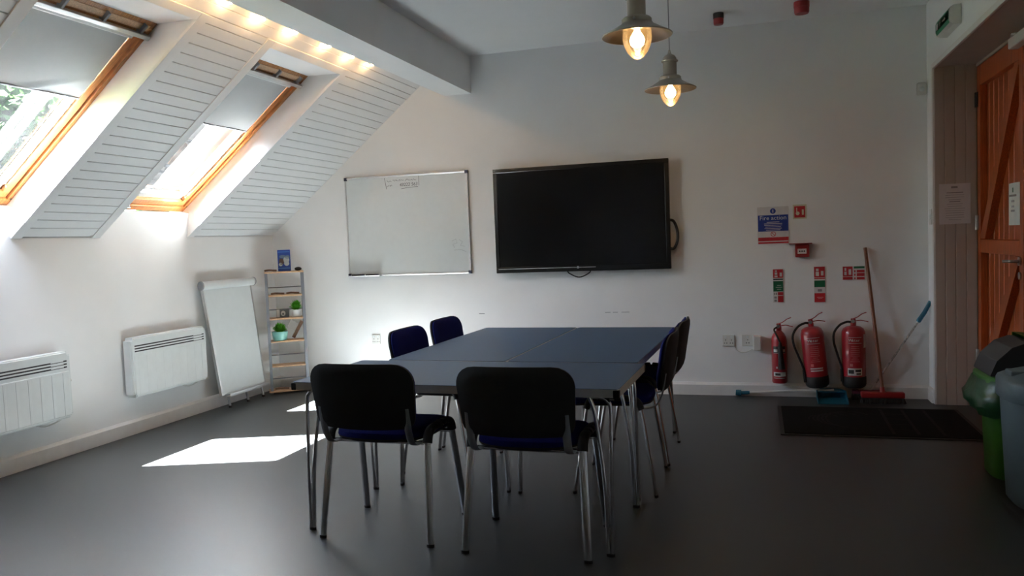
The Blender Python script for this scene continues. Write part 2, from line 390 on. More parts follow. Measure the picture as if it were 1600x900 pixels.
# ------------------------------------------------------------------ doors in the recess
def door(n, ya, yb, hinge_at_far, handle=True):
    # leaf between y=ya and y=yb (ya<yb); its room face looks to -x
    Dn = struct(empty(f'door_{n}', (RX, (ya+yb)/2, 0))); L = Matrix.Translation((-RX, -(ya+yb)/2, 0))
    z0, z1 = .012, RZ-.022
    b = MB(); k = 9; w = (yb-ya-.02)/k
    for i in range(k):
        p, q = ya+.01+i*w, ya+.01+(i+1)*w
        b.prism([(RX+.048, p+.0005), (RX+.0435, p+.006), (RX+.0435, q-.006), (RX+.048, q-.0005), (RX+.065, q-.0005), (RX+.065, p+.0005)], z0, z1, 'z', 0, L)
    b.build('board_panel', door_w, Dn)
    fx0, fx1 = RX-.002, RX+.0425
    b = MB(); st = .075
    b.box(fx0, fx1, ya+.004, ya+st, z0, z1, 0, .003, L); b.build('stile', door_w, Dn)
    MB().box(fx0, fx1, yb-st, yb-.004, z0, z1, 0, .003, L).build('stile', door_w, Dn)
    for a, c in ((z1-.135, z1), (1.075, 1.165), (z0, z0+.16)):
        MB().box(fx0, fx1, ya+st+.001, yb-st-.001, a, c, 0, .003, L).build('rail', door_w, Dn)
    hy, ly = (yb-st-.004, ya+st+.004) if hinge_at_far else (ya+st+.004, yb-st-.004)
    sg = -1 if hinge_at_far else 1
    for a, c in ((1.17, z1-.14), (z0+.165, 1.07)):
        wv = .105
        b = MB().prism([(hy, a), (hy+sg*wv, a), (ly, c-.02), (ly, c), (ly-sg*.085, c), (hy, a+.03)][::1], fx0, fx1, 'x', 0, L); b.build('brace', door_w, Dn)
    for z in (.35, 1.28, 2.12):
        yy = yb-.004 if hinge_at_far else ya+.004
        b = MB().tube([(RX-.010, yy, z-.05), (RX-.010, yy, z+.05)], .008, 10, 0, L); b.box(RX-.008, RX+.0, yy-.028, yy+.002, z-.05, z+.05, 0, .001, L)
        b.build('hinge', dark_gap if z > 2 else steel, Dn)
    if handle:
        h = empty('x'); bpy.data.objects.remove(h)
        yy = ya+.055 if hinge_at_far else yb-.055
        b = MB(); b.tube([(RX-.003, yy, 1.045), (RX-.012, yy, 1.045)], .026, 20, 0, L); b.tube(smooth_path([(RX-.010, yy, 1.045), (RX-.045, yy, 1.045), (RX-.055, yy+sg*-.0-.0+(.02 if hinge_at_far else -.02), 1.045), (RX-.055, yy+(.125 if hinge_at_far else -.125), 1.042)]), .0095, 12, 0, L)
        b.tube([(RX-.003, yy, .96), (RX-.010, yy, .96)], .022, 18, 0, L)
        b.build('door_handle', steel, Dn)
    return Dn
door(1, 5.24, 6.235, True)
door(2, 4.24, 5.237, False, False)
b = MB(); b.box(RX-.006, RX+.06, 6.236, 6.2455, 0, RZ-.001, 0, .001); b.box(RX-.006, RX+.06, RY0+.02, 6.236, RZ-.020, RZ-.001, 0, .001); b.box(RX-.002, RX+.06, RY0+.012, 4.238, 0, RZ-.02)
b.box(RX+.068, RX+.10, RY0+.012, 6.2455, 0, RZ-.001)
struct(b.build('door_frame', cream_b))
# door closer
dc = empty('door_closer', (1.44, 5.12, 2.29)); MB().box(-.045, .014, -.17, .17, -.03, .03, 0, .008).build('closer_body', white_en, dc)
MB().tube([(-.03, .05, .034), (-.04, .10, .042), (-.012, .22, .046)], .008, 8).build('closer_arm', white_en, dc)
tag(dc, 'white door closer at the top of the orange wooden door', 'door closer')

# ------------------------------------------------------------------ tables
def make_table(lab, fx):
    # local origin: floor centre; length along x. fx: feet (x, y) local
    t = empty('folding_table'); L, D, h = 1.488, .649, .68
    MB().prism(rrect(L-.002, D-.002, .019), h-.0012, h+.0006, 'z', 0).build('tabletop', table_bl, t)
    b = MB(); ro = rrect(L, D, .02); ri = rrect(L-.008, D-.008, .016); n = len(ro)
    for z0, z1 in ((h-.034, h-.0012),):
        vs = [(x, y, z0) for x, y in ro]+[(x, y, z1) for x, y in ro]+[(x, y, z0) for x, y in ri]+[(x, y, z1) for x, y in ri]; fs = []
        for i in range(n):
            j = (i+1) % n; fs += [(i, j, n+j, n+i), (2*n+i, 3*n+i, 3*n+j, 2*n+j), (n+i, n+j, 3*n+j, 3*n+i), (i, 2*n+i, 2*n+j, j)]
        b.add(vs, fs, 0, False)
    b.build('edging', alu_d, t)
    MB().prism(rrect(L-.009, D-.009, .0155), h-.032, h-.0014, 'z', 0).build('underside', black_pl, t)
    for x, y in ((1, 1), (-1, 1), (-1, -1), (1, -1)):
        MB().box(x*(L/2)-.026*(x > 0)-.004*(x < 0)+.002, x*(L/2)+.004*(x > 0)+.026*(x < 0)-.002, y*(D/2)-.026*(y > 0)-.004*(y < 0)+.002, y*(D/2)+.004*(y > 0)+.026*(y < 0)-.002, h-.036, h-.003, 0, .004).build('corner_cap', black_pl, t)
    zt = h-.036
    for (x, y) in fx:
        sx = 1 if x > 0 else -1
        lg = MB()
        yt = max(-D/2+.05, min(D/2-.05, y)); 
        xa = sx*(L/2-.045)
        lg.tube(smooth_path([(x, y, .012), (x+(xa-x)*.5, y+(yt-y)*.5, .35), (xa, yt, zt-.07), (xa-sx*.012, yt, zt-.022), (xa-sx*.05, yt, zt-.006), (xa-sx*.16, yt, zt-.004)], 6), .0085, 10)
        lg.tube(smooth_path([(x-sx*.016, y, .012), (x-sx*.026, y+(yt-y)*.4, .30), (xa-sx*.062, yt, zt-.09), (xa-sx*.085, yt, zt-.006)], 6), .0085, 10)
        l = lg.build('leg', chrome, t)
        MB().tube([(x-sx*.008, y, 0), (x-sx*.008, y, .013)], .0098, 12, rb=.017, up=(0, 1, 0)).build('foot', black_r, l)
    return t
piv = Vector((-1.2, 3.74, 0)); TR = math.radians(-1.5)
def tpos(x, y):
    v = Vector((x, y, 0))-piv; v.rotate(Euler((0, 0, TR))); v += piv; return v
feet_std = [(.695, .30), (-.695, .30), (-.695, -.30), (.695, -.30)]
ft = make_table('f', feet_std); ft.location = tpos(-1.255, 3.402); ft.rotation_euler.z = TR
TG = 'blue-topped folding tables pushed together'
tag(ft, 'blue-topped folding table set crosswise, behind the two chairs that show their black backs', 'table', TG)
bl = copy_tree(ft); bl.location = tpos(-1.537, 4.486); bl.rotation_euler.z = TR+PI/2
tag(bl, 'blue-topped folding table lengthwise towards the back wall, on the whiteboard side', 'table', TG)
br = copy_tree(ft); br.location = tpos(-.875, 4.486); br.rotation_euler.z = TR+PI/2
tag(br, 'blue-topped folding table lengthwise towards the back wall, on the fire extinguisher side', 'table', TG)

# ------------------------------------------------------------------ chairs
def make_chair():
    c = empty('conference_chair')
    # seat: cushion on a plastic pan
    b = MB(); nx, ny = 14, 14; vs = []; fs = []
    def seat_pt(i, j, top):
        u = -1+2*i/nx; v = -1+2*j/ny
        # squircle
        x = u*math.sqrt(1-.30*v*v*v*v); y = v*math.sqrt(1-.30*u*u*u*u)
        X = x*.225; Y = .035+y*.205
        e = max(abs(u), abs(v)); edge = max(0, (e-.75)/.25)
        if top: Z = .487-.020*edge**2-.008*(1-u*u)*(1-v*v)-.020*max(0, v-.5)**2*4
        else: Z = .432-.012*(1-u*u)+.010*edge-.012*max(0, v-.5)**2*4
        return (X, Y, Z)
    top = [seat_pt(i, j, True) for i in range(nx+1) for j in range(ny+1)]
    bot = [seat_pt(i, j, False) for i in range(nx+1) for j in range(ny+1)]
    idx = lambda i, j: i*(ny+1)+j
    per = [idx(i, 0) for i in range(nx)]+[idx(nx, j) for j in range(ny)]+[idx(i, ny) for i in range(nx, 0, -1)]+[idx(0, j) for j in range(ny, 0, -1)]
    N = len(top); F = [(idx(i, j), idx(i+1, j), idx(i+1, j+1), idx(i, j+1)) for i in range(nx) for j in range(ny)]
    mid = [(top[k][0]*1.012, (top[k][1]-.035)*1.012+.035, top[k][2]*.35+bot[k][2]*.65) for k in per]
    P = len(per)
    b.add(top+mid, F+[(per[i], per[(i+1) % P], N+(i+1) % P, N+i) for i in range(P)], 0, True)
    s = b.build('seat', blue_fab, c)
    b = MB().add(mid+bot, [tuple(P+q for q in f[::-1]) for f in F]+[(i, (i+1) % P, P+per[(i+1) % P], P+per[i]) for i in range(P)], 0, True)
    b.build('seat_pan', black_pl, c)
    # backrest
    def back_grid(off, grow=0.):
        vs = []; nu, nv = 16, 14
        for i in range(nu+1):
            for j in range(nv+1):
                u = -1+2*i/nu; v = -1+2*j/nv
                e = max(abs(u), abs(v)); X = Z = 0
                if e > 0:
                    hw, hh = .244+grow, .1345+grow; X, Z = u/e*hw, v/e*hh; r_ = .085 if v > 0 else .045
                    dx, dz = abs(X)-(hw-r_), abs(Z)-(hh-r_)
                    if dx > 0 and dz > 0:
                        q = r_/math.hypot(dx, dz); X = math.copysign(hw-r_+dx*q, X); Z = math.copysign(hh-r_+dz*q, Z)
                    X *= 1-.075*(hh-Z)/(2*hh)
                    if Z < 0: Z -= .012*(1-(X/hw)**2)*(-Z/hh)
                    X *= e; Z *= e
                Z += .652
                yy = -.205-.045*(Z-.52)/.27-.028*(1-(X/.25)**2)
                e = max(abs(u), abs(v)); yy += off*(1-max(0, (e-.7)/.3)**2.2)
                vs.append((X, yy, Z))
        return vs, nu, nv
    def shell(front, back, nu, nv):
        id2 = lambda i, j: i*(nv+1)+j; n = len(front)
        F = [(id2(i, j), id2(i+1, j), id2(i+1, j+1), id2(i, j+1)) for i in range(nu) for j in range(nv)]
        pr = [id2(i, 0) for i in range(nu)]+[id2(nu, j) for j in range(nv)]+[id2(i, nv) for i in range(nu, 0, -1)]+[id2(0, j) for j in range(nv, 0, -1)]
        return front+back, F+[tuple(n+q for q in f[::-1]) for f in F]+[(pr[k], pr[(k+1) % len(pr)], n+pr[(k+1) % len(pr)], n+pr[k]) for k in range(len(pr))]
    A, nu, nv = back_grid(.022); B_, _, _ = back_grid(-.004)
    B_ = [(x, y-.006, z) for x, y, z in B_]
    MB().add(*shell(A, B_, nu, nv), 0, True).build('backrest', blue_fab, c)
    A2 = [(x*1.015, y-.007, .652+(z-.652)*1.02) for x, y, z in B_]; B2 = [(x*1.015, y-.016, .652+(z-.652)*1.02) for x, y, z in back_grid(-.012)[0]]
    A2 = [(x, y-.0, z) for x, y, z in A2]; B2 = [(x, y-.006, z) for x, y, z in B2]
    MB().add(*shell(A2, B2, nu, nv), 0, True).build('back_shell', black_pl, c)
    for sx in (-1, 1):
        # oval side frame: front and rear leg as parts, joined under the arched cap
        def leg(pts):
            return MB().tube(smooth_path(pts, 6), .0085, 14, rb=.0165, up=(0, 1, 0))
        xt, xb = .236*sx, .258*sx
        rl = leg([(xb, -.200, .012), (xb-.011*sx, -.168, .22), (xt, -.135, .425), (xt, -.120, .458), (xt, -.085, .474), (xt, .01, .476)]).build('leg', chrome, c)
        fl = leg([(xb, .205, .012), (xb-.011*sx, .170, .22), (xt, .135, .425), (xt, .120, .458), (xt, .085, .474), (xt, .01, .476)]).build('leg', chrome, c)
        MB().tube([(xb, -.200, 0), (xb, -.199, .012)], .0095, 12, rb=.0175, up=(0, 1, 0)).build('foot', black_r, rl)
        MB().tube([(xb, .205, 0), (xb, .204, .012)], .0095, 12, rb=.0175, up=(0, 1, 0)).build('foot', black_r, fl)
        MB().tube(smooth_path([(xt, -.136, .428), (xt, -.122, .462), (xt, -.086, .480), (xt, 0, .482), (xt, .086, .480), (xt, .122, .462), (xt, .136, .428)], 5), .016, 14, rb=.022, up=(0, 1, 0)).build('stacking_cap', black_pl, c)
        # flat bar that carries the backrest
        pts = smooth_path([(.195*sx, -.10, .428), (.195*sx, -.165, .428), (.196*sx, -.205, .445), (.198*sx, -.232, .49), (.198*sx, -.246, .545), (.196*sx, -.256, .60)], 6)
        MB().tube(pts, .0045, 8, rb=.017, up=(0, .5, .5)).build('back_support', grey_pl, c)
    for y in (-.125, .115):
        MB().tube([(-.236, y, .424), (.236, y, .424)], .0085, 12).build('cross_bar', chrome, c)
    return c
CG = 'conference chairs around the tables'
chairs = [  # x, y, rz, label
    (-1.597, 3.236, math.radians(-1), 'blue-seated chair seen from its black back, at the table end nearer the wall heaters'),
    (-.917, 3.20, math.radians(0), 'blue-seated chair seen from its black back, at the table end nearer the doorway mat'),
    (-.700, 4.105, math.radians(91), 'chair on the fire extinguisher side of the tables, nearer the front table'),
    (-.690, 4.665, math.radians(89), 'chair on the fire extinguisher side of the tables, nearer the back wall'),
    (-1.715, 4.262, math.radians(-91), 'chair with bright blue back on the window side, nearer the front table'),
    (-1.705, 4.838, math.radians(-91), 'chair with bright blue back on the window side, nearer the back wall'),
]
ch0 = make_chair()
for i, (x, y, rz, lab) in enumerate(chairs):
    o = ch0 if i == 0 else copy_tree(ch0)
    o.location = (x, y, 0); o.rotation_euler.z = rz; tag(o, lab, 'chair', CG)

# ------------------------------------------------------------------ pendant lamps
def make_pendant():
    p = empty('pendant_lamp')      # origin at the shade rim centre
    MB().lathe([(.158, -.004), (.160, 0), (.157, .003), (.120, .022), (.092, .038), (.072, .050), (.067, .056)], 48, 0).build('shade', [tan_metal], p)
    MB().lathe([(.156, -.003), (.118, .019), (.090, .035), (.060, .046), (.0, .046)], 48, 0).build('shade_lining', [lamp_in], p)
    MB().lathe([(.067, .055), (.068, .072), (.060, .080), (.046, .084), (.042, .090), (.042, .166)], 40, 0).build('lamp_body', tan_metal, p)
    for k in range(3):
        a = k*2*PI/3+.5; MB().ball((.071*math.cos(a), .071*math.sin(a), .062), .006, 0).build('thumb_screw', steel, p)
    MB().lathe([(.042, .166), (.051, .168), (.052, .174), (.044, .178), (.040, .192), (.030, .206), (.014, .214), (.010, .222), (.006, .240), (.004, .242)], 40, 0).build('cap', tan_metal, p)
    z1 = ZC-RIM
    MB().tube([(0, 0, .24), (0, 0, z1-.02)], .0028, 8).build('flex', grey_pl, p)
    MB().lathe([(.006, z1-.035), (.045, z1-.028), (.05, z1-.002), (0, z1-.002)], 32).build('ceiling_rose', tan_metal, p)
    MB().lathe([(.062, .044), (.065, .015), (.066, -.015), (.060, -.045), (.046, -.075), (.026, -.097), (.010, -.106), (0, -.108)], 36, 0).build('glass_cover', shade_gl, p)
    MB().lathe([(.013, .045), (.013, .022), (.020, .010), (.030, -.006), (.034, -.022), (.030, -.040), (.018, -.052), (0, -.056)], 28, 0).build('bulb', bulb_m, p)
    return p
RIM = 2.185
pl1 = make_pendant(); pl1.location = (-.504, 3.70, RIM)
tag(pl1, 'lit taupe pendant lamp showing larger, its cap cut off by the picture top', 'pendant lamp', 'pendant lamps in a row')
pl2 = copy_tree(pl1); pl2.location = (-.500, 5.118, RIM)
tag(pl2, 'lit taupe pendant lamp showing smaller, hanging on a visible cord above the television', 'pendant lamp', 'pendant lamps in a row')

# mini bulbs strung along the hidden side of the beam, washing the top of the slope
ss = empty('string_lights', (-2.722, 4.4, 2.632))
ys = [2.45, 2.95, 3.50, 3.80, 4.11, 4.45, 4.86, 5.18, 5.48]
MB().tube(smooth_path([(-.012, 2.1-4.4, .022)]+[(-.004, y-4.4, .004) for y in ys]+[(-.012, 5.7-4.4, .022)], 4), .0022, 6).build('cable', white_pl, ss)
for k, y in enumerate(ys):
    dz = (-.004, .003, -.002, .004, -.006)[k % 5]
    MB().ball((0, y-4.4, dz-.004), .007, 0, None, (1, 1.3, 1), 10, 8).build('bulb', fairy_m, ss)
tag(ss, 'string of small warm lights tucked behind the white box beam, glowing on the slope', 'string lights')

# ------------------------------------------------------------------ back wall: whiteboard
RXm = Matrix.Rotation(PI/2, 4, 'X')                # text plane -> vertical, readable from -y
def on_back(x, z, y): return Matrix.Translation((x, y, z)) @ RXm
wx0, wx1, wz0, wz1 = -3.523, -2.349, 1.017, 1.897
wb = empty('whiteboard', ((wx0+wx1)/2, YB, wz0)); L = wb.matrix_basis.inverted()
MB().box(wx0+.012, wx1-.012, YB-.016, YB-.003, wz0+.012, wz1-.012, 0, 0, L).build('writing_surface', wb_m, wb)
b = MB()
for a in ((wx0, wx1, wz0, wz0+.016), (wx0, wx1, wz1-.016, wz1), (wx0, wx0+.014, wz0+.016, wz1-.016), (wx1-.014, wx1, wz0+.016, wz1-.016)): b.box(a[0], a[1], YB-.022, YB-.002, a[2], a[3], 0, .003, L)
b.build('board_frame', alu, wb)
for x in (wx0, wx1):
    for z in (wz0, wz1):
        MB().box(x-.003 if x == wx0 else x-.026, x+.026 if x == wx0 else x+.003, YB-.025, YB-.001, z-.003 if z == wz0 else z-.026, z+.026 if z == wz0 else z+.003, 0, .004, L).build('corner_cap', navy_cap, wb)
b = MB().prism([(YB-.022, wz0-.002), (YB-.075, wz0-.002), (YB-.080, wz0+.008), (YB-.075, wz0+.008), (YB-.072, wz0+.002), (YB-.022, wz0+.002)], wx0+.03, wx0+.33, 'x', 0, L)
b.build('pen_tray', alu, wb)
b = MB()
def stroke(pts, r=.0016): b.tube([L @ Vector((x, YB-.0172, z)) for x, z in pts], r, 5, 0)
stroke([(-3.128, 1.875), (-3.118, 1.82), (-3.112, 1.778)]); stroke([(-2.80, 1.878), (-2.80, 1.795)]); stroke([(-2.97, 1.773), (-2.90, 1.782), (-2.81, 1.785)])
def scrawl(x0, x1, z, h, seed):
    r = random.Random(seed); x = x0
    while x < x1:
        w = r.uniform(.016, .03); n = r.randint(3, 5)
        stroke([(x+w*k/n, z+r.uniform(-h, h)) for k in range(n+1)], .0014); x += w+(.012 if r.random() < .25 else .004)
scrawl(-3.105, -2.85, 1.848, .009, 4)
scrawl(-3.105, -3.06, 1.805, .009, 9)
b.text('43222 563', .040, L @ on_back(-2.90, 1.808, YB-.0166), 0, 'CENTER', .0003, .15)
b.build('handwriting', ink, wb)
b = MB()
stroke([(-2.515, 1.30), (-2.48, 1.315), (-2.47, 1.28), (-2.51, 1.27), (-2.49, 1.24)], .0012); stroke([(-2.45, 1.31), (-2.42, 1.29), (-2.44, 1.26), (-2.40, 1.25)], .0012); stroke([(-2.50, 1.22), (-2.44, 1.225), (-2.39, 1.205)], .0012)
b.build('faded_scribble', ink_lt, wb)
tag(wb, 'white dry-wipe board in aluminium frame with navy corners on the back wall', 'whiteboard')
for k, (x, lab) in enumerate(((-3.42, 'dark marker pen towards the corner end of the whiteboard pen tray'), (-3.28, 'dark marker pen at the middle end of the whiteboard pen tray'))):
    pn = empty('marker_pen', (x, YB-.050, wz0+.0115))
    MB().tube([(-.055, 0, 0), (.035, 0, 0)], .008, 12).build('barrel', black_pl, pn); MB().tube([(.035, 0, 0), (.065, 0, 0), (.068, 0, 0)], .0085, 12, radii=[1, 1, .7]).build('pen_cap', navy_cap, pn)
    tag(pn, lab, 'pen', 'marker pens on the tray')

# television
tx0, tx1, tz0, tz1, ty = -2.10, -.653, 1.013, 1.879, 6.365
tv = empty('flat_screen_tv', ((tx0+tx1)/2, YB, tz0)); L = tv.matrix_basis.inverted()
MB().box(tx0, tx1, ty, ty+.045, tz0, tz1, 0, .004, L).build('casing', tv_bez, tv)
MB().box(tx0+.035, tx1-.035, ty-.0012, ty+.004, tz0+.052, tz1-.035, 0, 0, L).build('screen', tv_scr, tv)
b = MB()
for a in ((tx0, tx1, tz0, tz0+.048), (tx0, tx1, tz1-.032, tz1), (tx0, tx0+.032, tz0+.048, tz1-.032), (tx1-.032, tx1, tz0+.048, tz1-.032)): b.box(a[0], a[1], ty-.006, ty+.003, a[2], a[3], 0, .002, L)
b.build('bezel', tv_bez, tv)
MB().box(tx0+.02, tx1-.60, ty-.0068, ty-.005, tz0+.030, tz0+.034, 0, 0, L).build('silver_line', alu, tv)
b = MB().lathe([(.010, 0), (.010, .002), (0, .002)], 16, 0, L @ Matrix.Translation((-1.40, ty-.0065, tz0+.032)) @ Matrix.Rotation(PI/2, 4, 'X')); b.build('badge', alu, tv)
MB().box(tx0+.3, tx1-.3, ty+.046, YB-.002, tz0+.2, tz1-.2, 0, 0, L).build('wall_bracket', black_pl, tv)
b = MB().tube([L @ v for v in smooth_path([(-1.50, ty+.03, tz0+.01), (-1.48, ty+.028, tz0-.018), (-1.40, ty+.026, tz0-.05), (-1.32, ty+.028, tz0-.020), (-1.30, ty+.03, tz0+.01)])], .005, 8)
b.tube([L @ v for v in smooth_path([(tx1-.02, ty+.038, 1.40), (tx1+.025, ty+.038, 1.385), (tx1+.052, ty+.036, 1.31), (tx1+.050, ty+.036, 1.23), (tx1+.02, ty+.04, 1.17), (tx1-.02, ty+.04, 1.18)])], .011, 10)
b.build('cable_loop', black_r, tv)
tag(tv, 'large black flat-screen television on the back wall, switched off', 'television')

# shallow scuffs left on the wall under the screen
b = MB().box(-2.30, -2.25, YB-.0014, YB-.0008, .664, .671, 0); struct(b.build('wall_scuff', ink_lt))
b = MB()
for x0, x1 in ((-1.205, -1.16), (-1.14, -1.10), (-1.07, -1.005)): b.box(x0, x1, YB-.0014, YB-.0008, .6635, .6675, 0)
struct(b.build('wall_scuff', ink_lt))

# ------------------------------------------------------------------ signs
def panel(name, x0, x1, z0, z1, lab, cat, group=None, base=white_sign):
    o = empty(name, ((x0+x1)/2, YB, z0)); L = o.matrix_basis.inverted()
    MB().box(x0, x1, YB-.0045, YB-.0015, z0, z1, 0, 0, L).build('backing', base, o)
    tag(o, lab, cat, group); return o, L
def rects(parent, L, name, m, rs, lay=1):
    y1 = YB-.0045-.0003*(lay-1); y0 = YB-.0045-.0003*lay
    if name.split('_')[-1] in ('panel', 'band', 'stripe'):
        for x0, x1, z0, z1 in rs: MB().box(x0, x1, y0, y1, z0, z1, 0, 0, L).build(name, m, parent)
        return
    b = MB()
    for x0, x1, z0, z1 in rs: b.box(x0, x1, y0, y1, z0, z1, 0, 0, L)
    return b.build(name, m, parent)
def lines(x0, x1, z0, z1, n, seed, fill=.45):
    r = random.Random(seed); out = []; dz = (z1-z0)/n
    for i in range(n):
        w = (x1-x0)*r.uniform(.55, 1); c = (x0+x1)/2; out.append((c-w/2, c+w/2, z0+i*dz, z0+i*dz+dz*fill))
    return out
x0, x1, z0, z1 = .003, .232, 1.178, 1.463
fa, L = panel('fire_action_sign', x0, x1, z0, z1, 'white, blue and red fire action notice on the back wall', 'sign')
rects(fa, L, 'blue_panel', blue_sign, [(x0+.004, x1-.004, z0+.098, z0+.222)])
rects(fa, L, 'red_band', red_sign, [(x0+.004, x1-.004, z0+.024, z0+.052), (x0+.004, x1-.004, z0+.004, z0+.017)])
b = MB().text('Fire action', .046, L @ on_back((x0+x1)/2, z0+.199, YB-.0052), 0); b.build('heading', white_sign, fa)
rects(fa, L, 'small_print', white_sign, lines(x0+.035, x1-.035, z0+.106, z0+.178, 6, 3, .3), 2)
b = MB().lathe([(.021, 0), (.021, .0006), (0, .0006)], 24, 0, L @ on_back((x0+x1)/2, z0+.252, YB-.0046)); b.box((x0+x1)/2-.003, (x0+x1)/2+.003, YB-.0058, YB-.005, z0+.240, z0+.264, 1, 0, L); b.build('mandatory_symbol', [blue_sign, white_sign], fa)
b = MB(); cx, cz = (x0+x1)/2, z0+.076
ring = arc((cx, YB-.0049, cz), .017, 0, 2*PI, 24)[:-1]; b.tube([L @ Vector(p) for p in ring], .0022, 6, 0, None, True); b.tube([L @ Vector((cx-.011, YB-.0049, cz+.011)), L @ Vector((cx+.011, YB-.0049, cz-.011))], .0022, 6, 0)
b.build('prohibition_symbol', red_sign, fa)

x0, x1, z0, z1 = .262, .360, 1.362, 1.470
fp, L = panel('fire_point_sign', x0, x1, z0, z1, 'small cream and red fire alarm sign beside the fire action notice', 'sign', None, cream_sign)
rects(fp, L, 'red_panel', red_sign, [(x0+.010, x1-.010, z0+.010, z1-.012)])
b = MB().lathe([(.014, 0), (.014, .0006), (0, .0006)], 16, 0, L @ on_back(x0+.034, z0+.042, YB-.0050)); b.box(x0+.024, x0+.032, YB-.0056, YB-.0049, z0+.05, z0+.085, 0, 0, L); b.box(x0+.064, x0+.078, YB-.0056, YB-.0049, z0+.03, z0+.07, 0, 0, L); b.build('pictogram', cream_sign, fp)

# manual call point
cp = empty('fire_call_point', (.322, YB, 1.072)); L = cp.matrix_basis.inverted()
MB().box(.272, .372, YB-.052, YB-.003, 1.072, 1.170, 0, .006, L).build('mount_box', red_pl, cp)
MB().box(.228, .392, YB-.075, YB-.003, 1.171, 1.178, 0, .002, L).build('top_flange', red_pl, cp)
MB().box(.288, .352, YB-.0535, YB-.050, 1.098, 1.136, 0, .001, L).build('press_panel', white_sign, cp)
b = MB()
for k in range(3): b.lathe([(.006, 0), (.006, .001), (0, .001)], 12, 0, L @ on_back(.304+k*.016, 1.117, YB-.0534))
b.build('dots', black_pl, cp)
tag(cp, 'red fire alarm call point with overhanging top on the back wall', 'call point')

# extinguisher identification signs
EG = 'extinguisher identification signs'
x0, x1, z0, z1 = .108, .184, .728, .985
e, L = panel('extinguisher_sign', x0, x1, z0, z1, 'tall narrow sign above the smallest extinguisher, with a black stripe over green', 'sign', EG)
rects(e, L, 'red_panel', red_sign, [(x0+.002, x1-.002, z1-.068, z1-.002), (x0+.034, x1-.002, z0+.055, z0+.080), (x0+.034, x1-.002, z0+.002, z0+.051)])
rects(e, L, 'black_stripe', black_pl, [(x0+.002, x1-.002, z1-.084, z1-.074)])
rects(e, L, 'green_panel', green_sign, [(x0+.002, x1-.002, z0+.084, z1-.092)])
rects(e, L, 'pictogram', white_sign, [(x0+.012, x0+.034, z1-.062, z1-.050), (x0+.014, x0+.032, z1-.044, z1-.026), (x0+.016, x0+.030, z1-.021, z1-.010), (x0+.05, x0+.066, z1-.058, z1-.028)]+lines(x0+.02, x0+.068, z0+.10, z0+.145, 3, 8, .2), 2)
rects(e, L, 'small_symbols', paper_g, [(x0+.006, x0+.014, z0+.058, z0+.076), (x0+.018, x0+.028, z0+.058, z0+.076), (x0+.008, x0+.026, z0+.030, z0+.046), (x0+.008, x0+.026, z0+.006, z0+.022)])
x0, x1, z0, z1 = .404, .484, .722, .996
e, L = panel('extinguisher_sign', x0, x1, z0, z1, 'tall narrow sign with a white gap between green and red, above the tilted extinguisher', 'sign', EG)
rects(e, L, 'red_panel', red_sign, [(x0+.002, x1-.002, z1-.082, z1-.002), (x0+.002, x1-.002, z1-.094, z1-.086), (x0+.002, x1-.002, z0+.004, z0+.072)])
rects(e, L, 'green_panel', green_sign, [(x0+.002, x1-.002, z1-.156, z1-.106)])
rects(e, L, 'pictogram', white_sign, [(x0+.012, x0+.036, z1-.072, z1-.040), (x0+.015, x0+.034, z1-.036, z1-.016), (x0+.05, x0+.068, z1-.068, z1-.034)]+lines(x0+.02, x0+.065, z0+.03, z0+.05, 2, 8, .2), 2)
rects(e, L, 'small_symbols', paper_g, [(x0+.026, x0+.056, z0+.084, z0+.102)])
x0, x1, z0, z1 = .606, .762, .890, .992
e, L = panel('extinguisher_sign', x0, x1, z0, z1, 'wide red and green sign beside the broom handle, above the extinguishers', 'sign', EG)
rects(e, L, 'red_panel', red_sign, [(x0+.002, x0+.070, z0+.026, z1-.002), (x0+.002, x0+.070, z0+.002, z0+.022), (x0+.098, x1-.004, z0+.054, z0+.074), (x0+.098, x1-.004, z0+.026, z0+.050), (x0+.098, x1-.004, z0+.002, z0+.021)])
rects(e, L, 'green_panel', green_sign, [(x0+.078, x1-.004, z1-.018, z1-.002)])
rects(e, L, 'pictogram', white_sign, [(x0+.012, x0+.028, z0+.036, z0+.062), (x0+.014, x0+.026, z0+.068, z0+.09), (x0+.042, x0+.060, z0+.038, z0+.08)], 2)
rects(e, L, 'small_symbols', red_sign, [(x0+.080, x0+.090, z0+.056, z0+.072), (x0+.080, x0+.090, z0+.030, z0+.046), (x0+.080, x0+.090, z0+.004, z0+.018)])

# ------------------------------------------------------------------ fire extinguishers
def ext_head(o, z, R, long_hose):
    b = MB(); b.lathe([(.018, z-.012), (.020, z), (.020, z+.022), (.014, z+.030), (.014, z+.044), (0, z+.046)], 20, 0); b.box(-.016, .016, -.013, .013, z+.018, z+.05, 0, .004); b.build('valve', red_en, o)
    b = MB(); b.tube(smooth_path([(-.005, 0, z+.046), (.03, 0, z+.060), (.060, 0, z+.082), (.090, 0, z+.094)]), .0035, 8, rb=.010, up=(0, 0, 1)); b.build('squeeze_lever', red_en, o)
    b = MB(); b.tube(smooth_path([(.008, 0, z+.030), (.05, 0, z+.036), (.08, 0, z+.030), (.102, 0, z+.024)]), .0035, 8, rb=.010, up=(0, 0, 1)); b.build('carry_handle', red_en, o)
    b = MB().lathe([(.013, 0), (.013, .008), (0, .008)], 14, 0, Matrix.Translation((-.004, -.016, z+.030)) @ Matrix.Rotation(PI/2, 4, 'X')); b.build('gauge', steel, o)
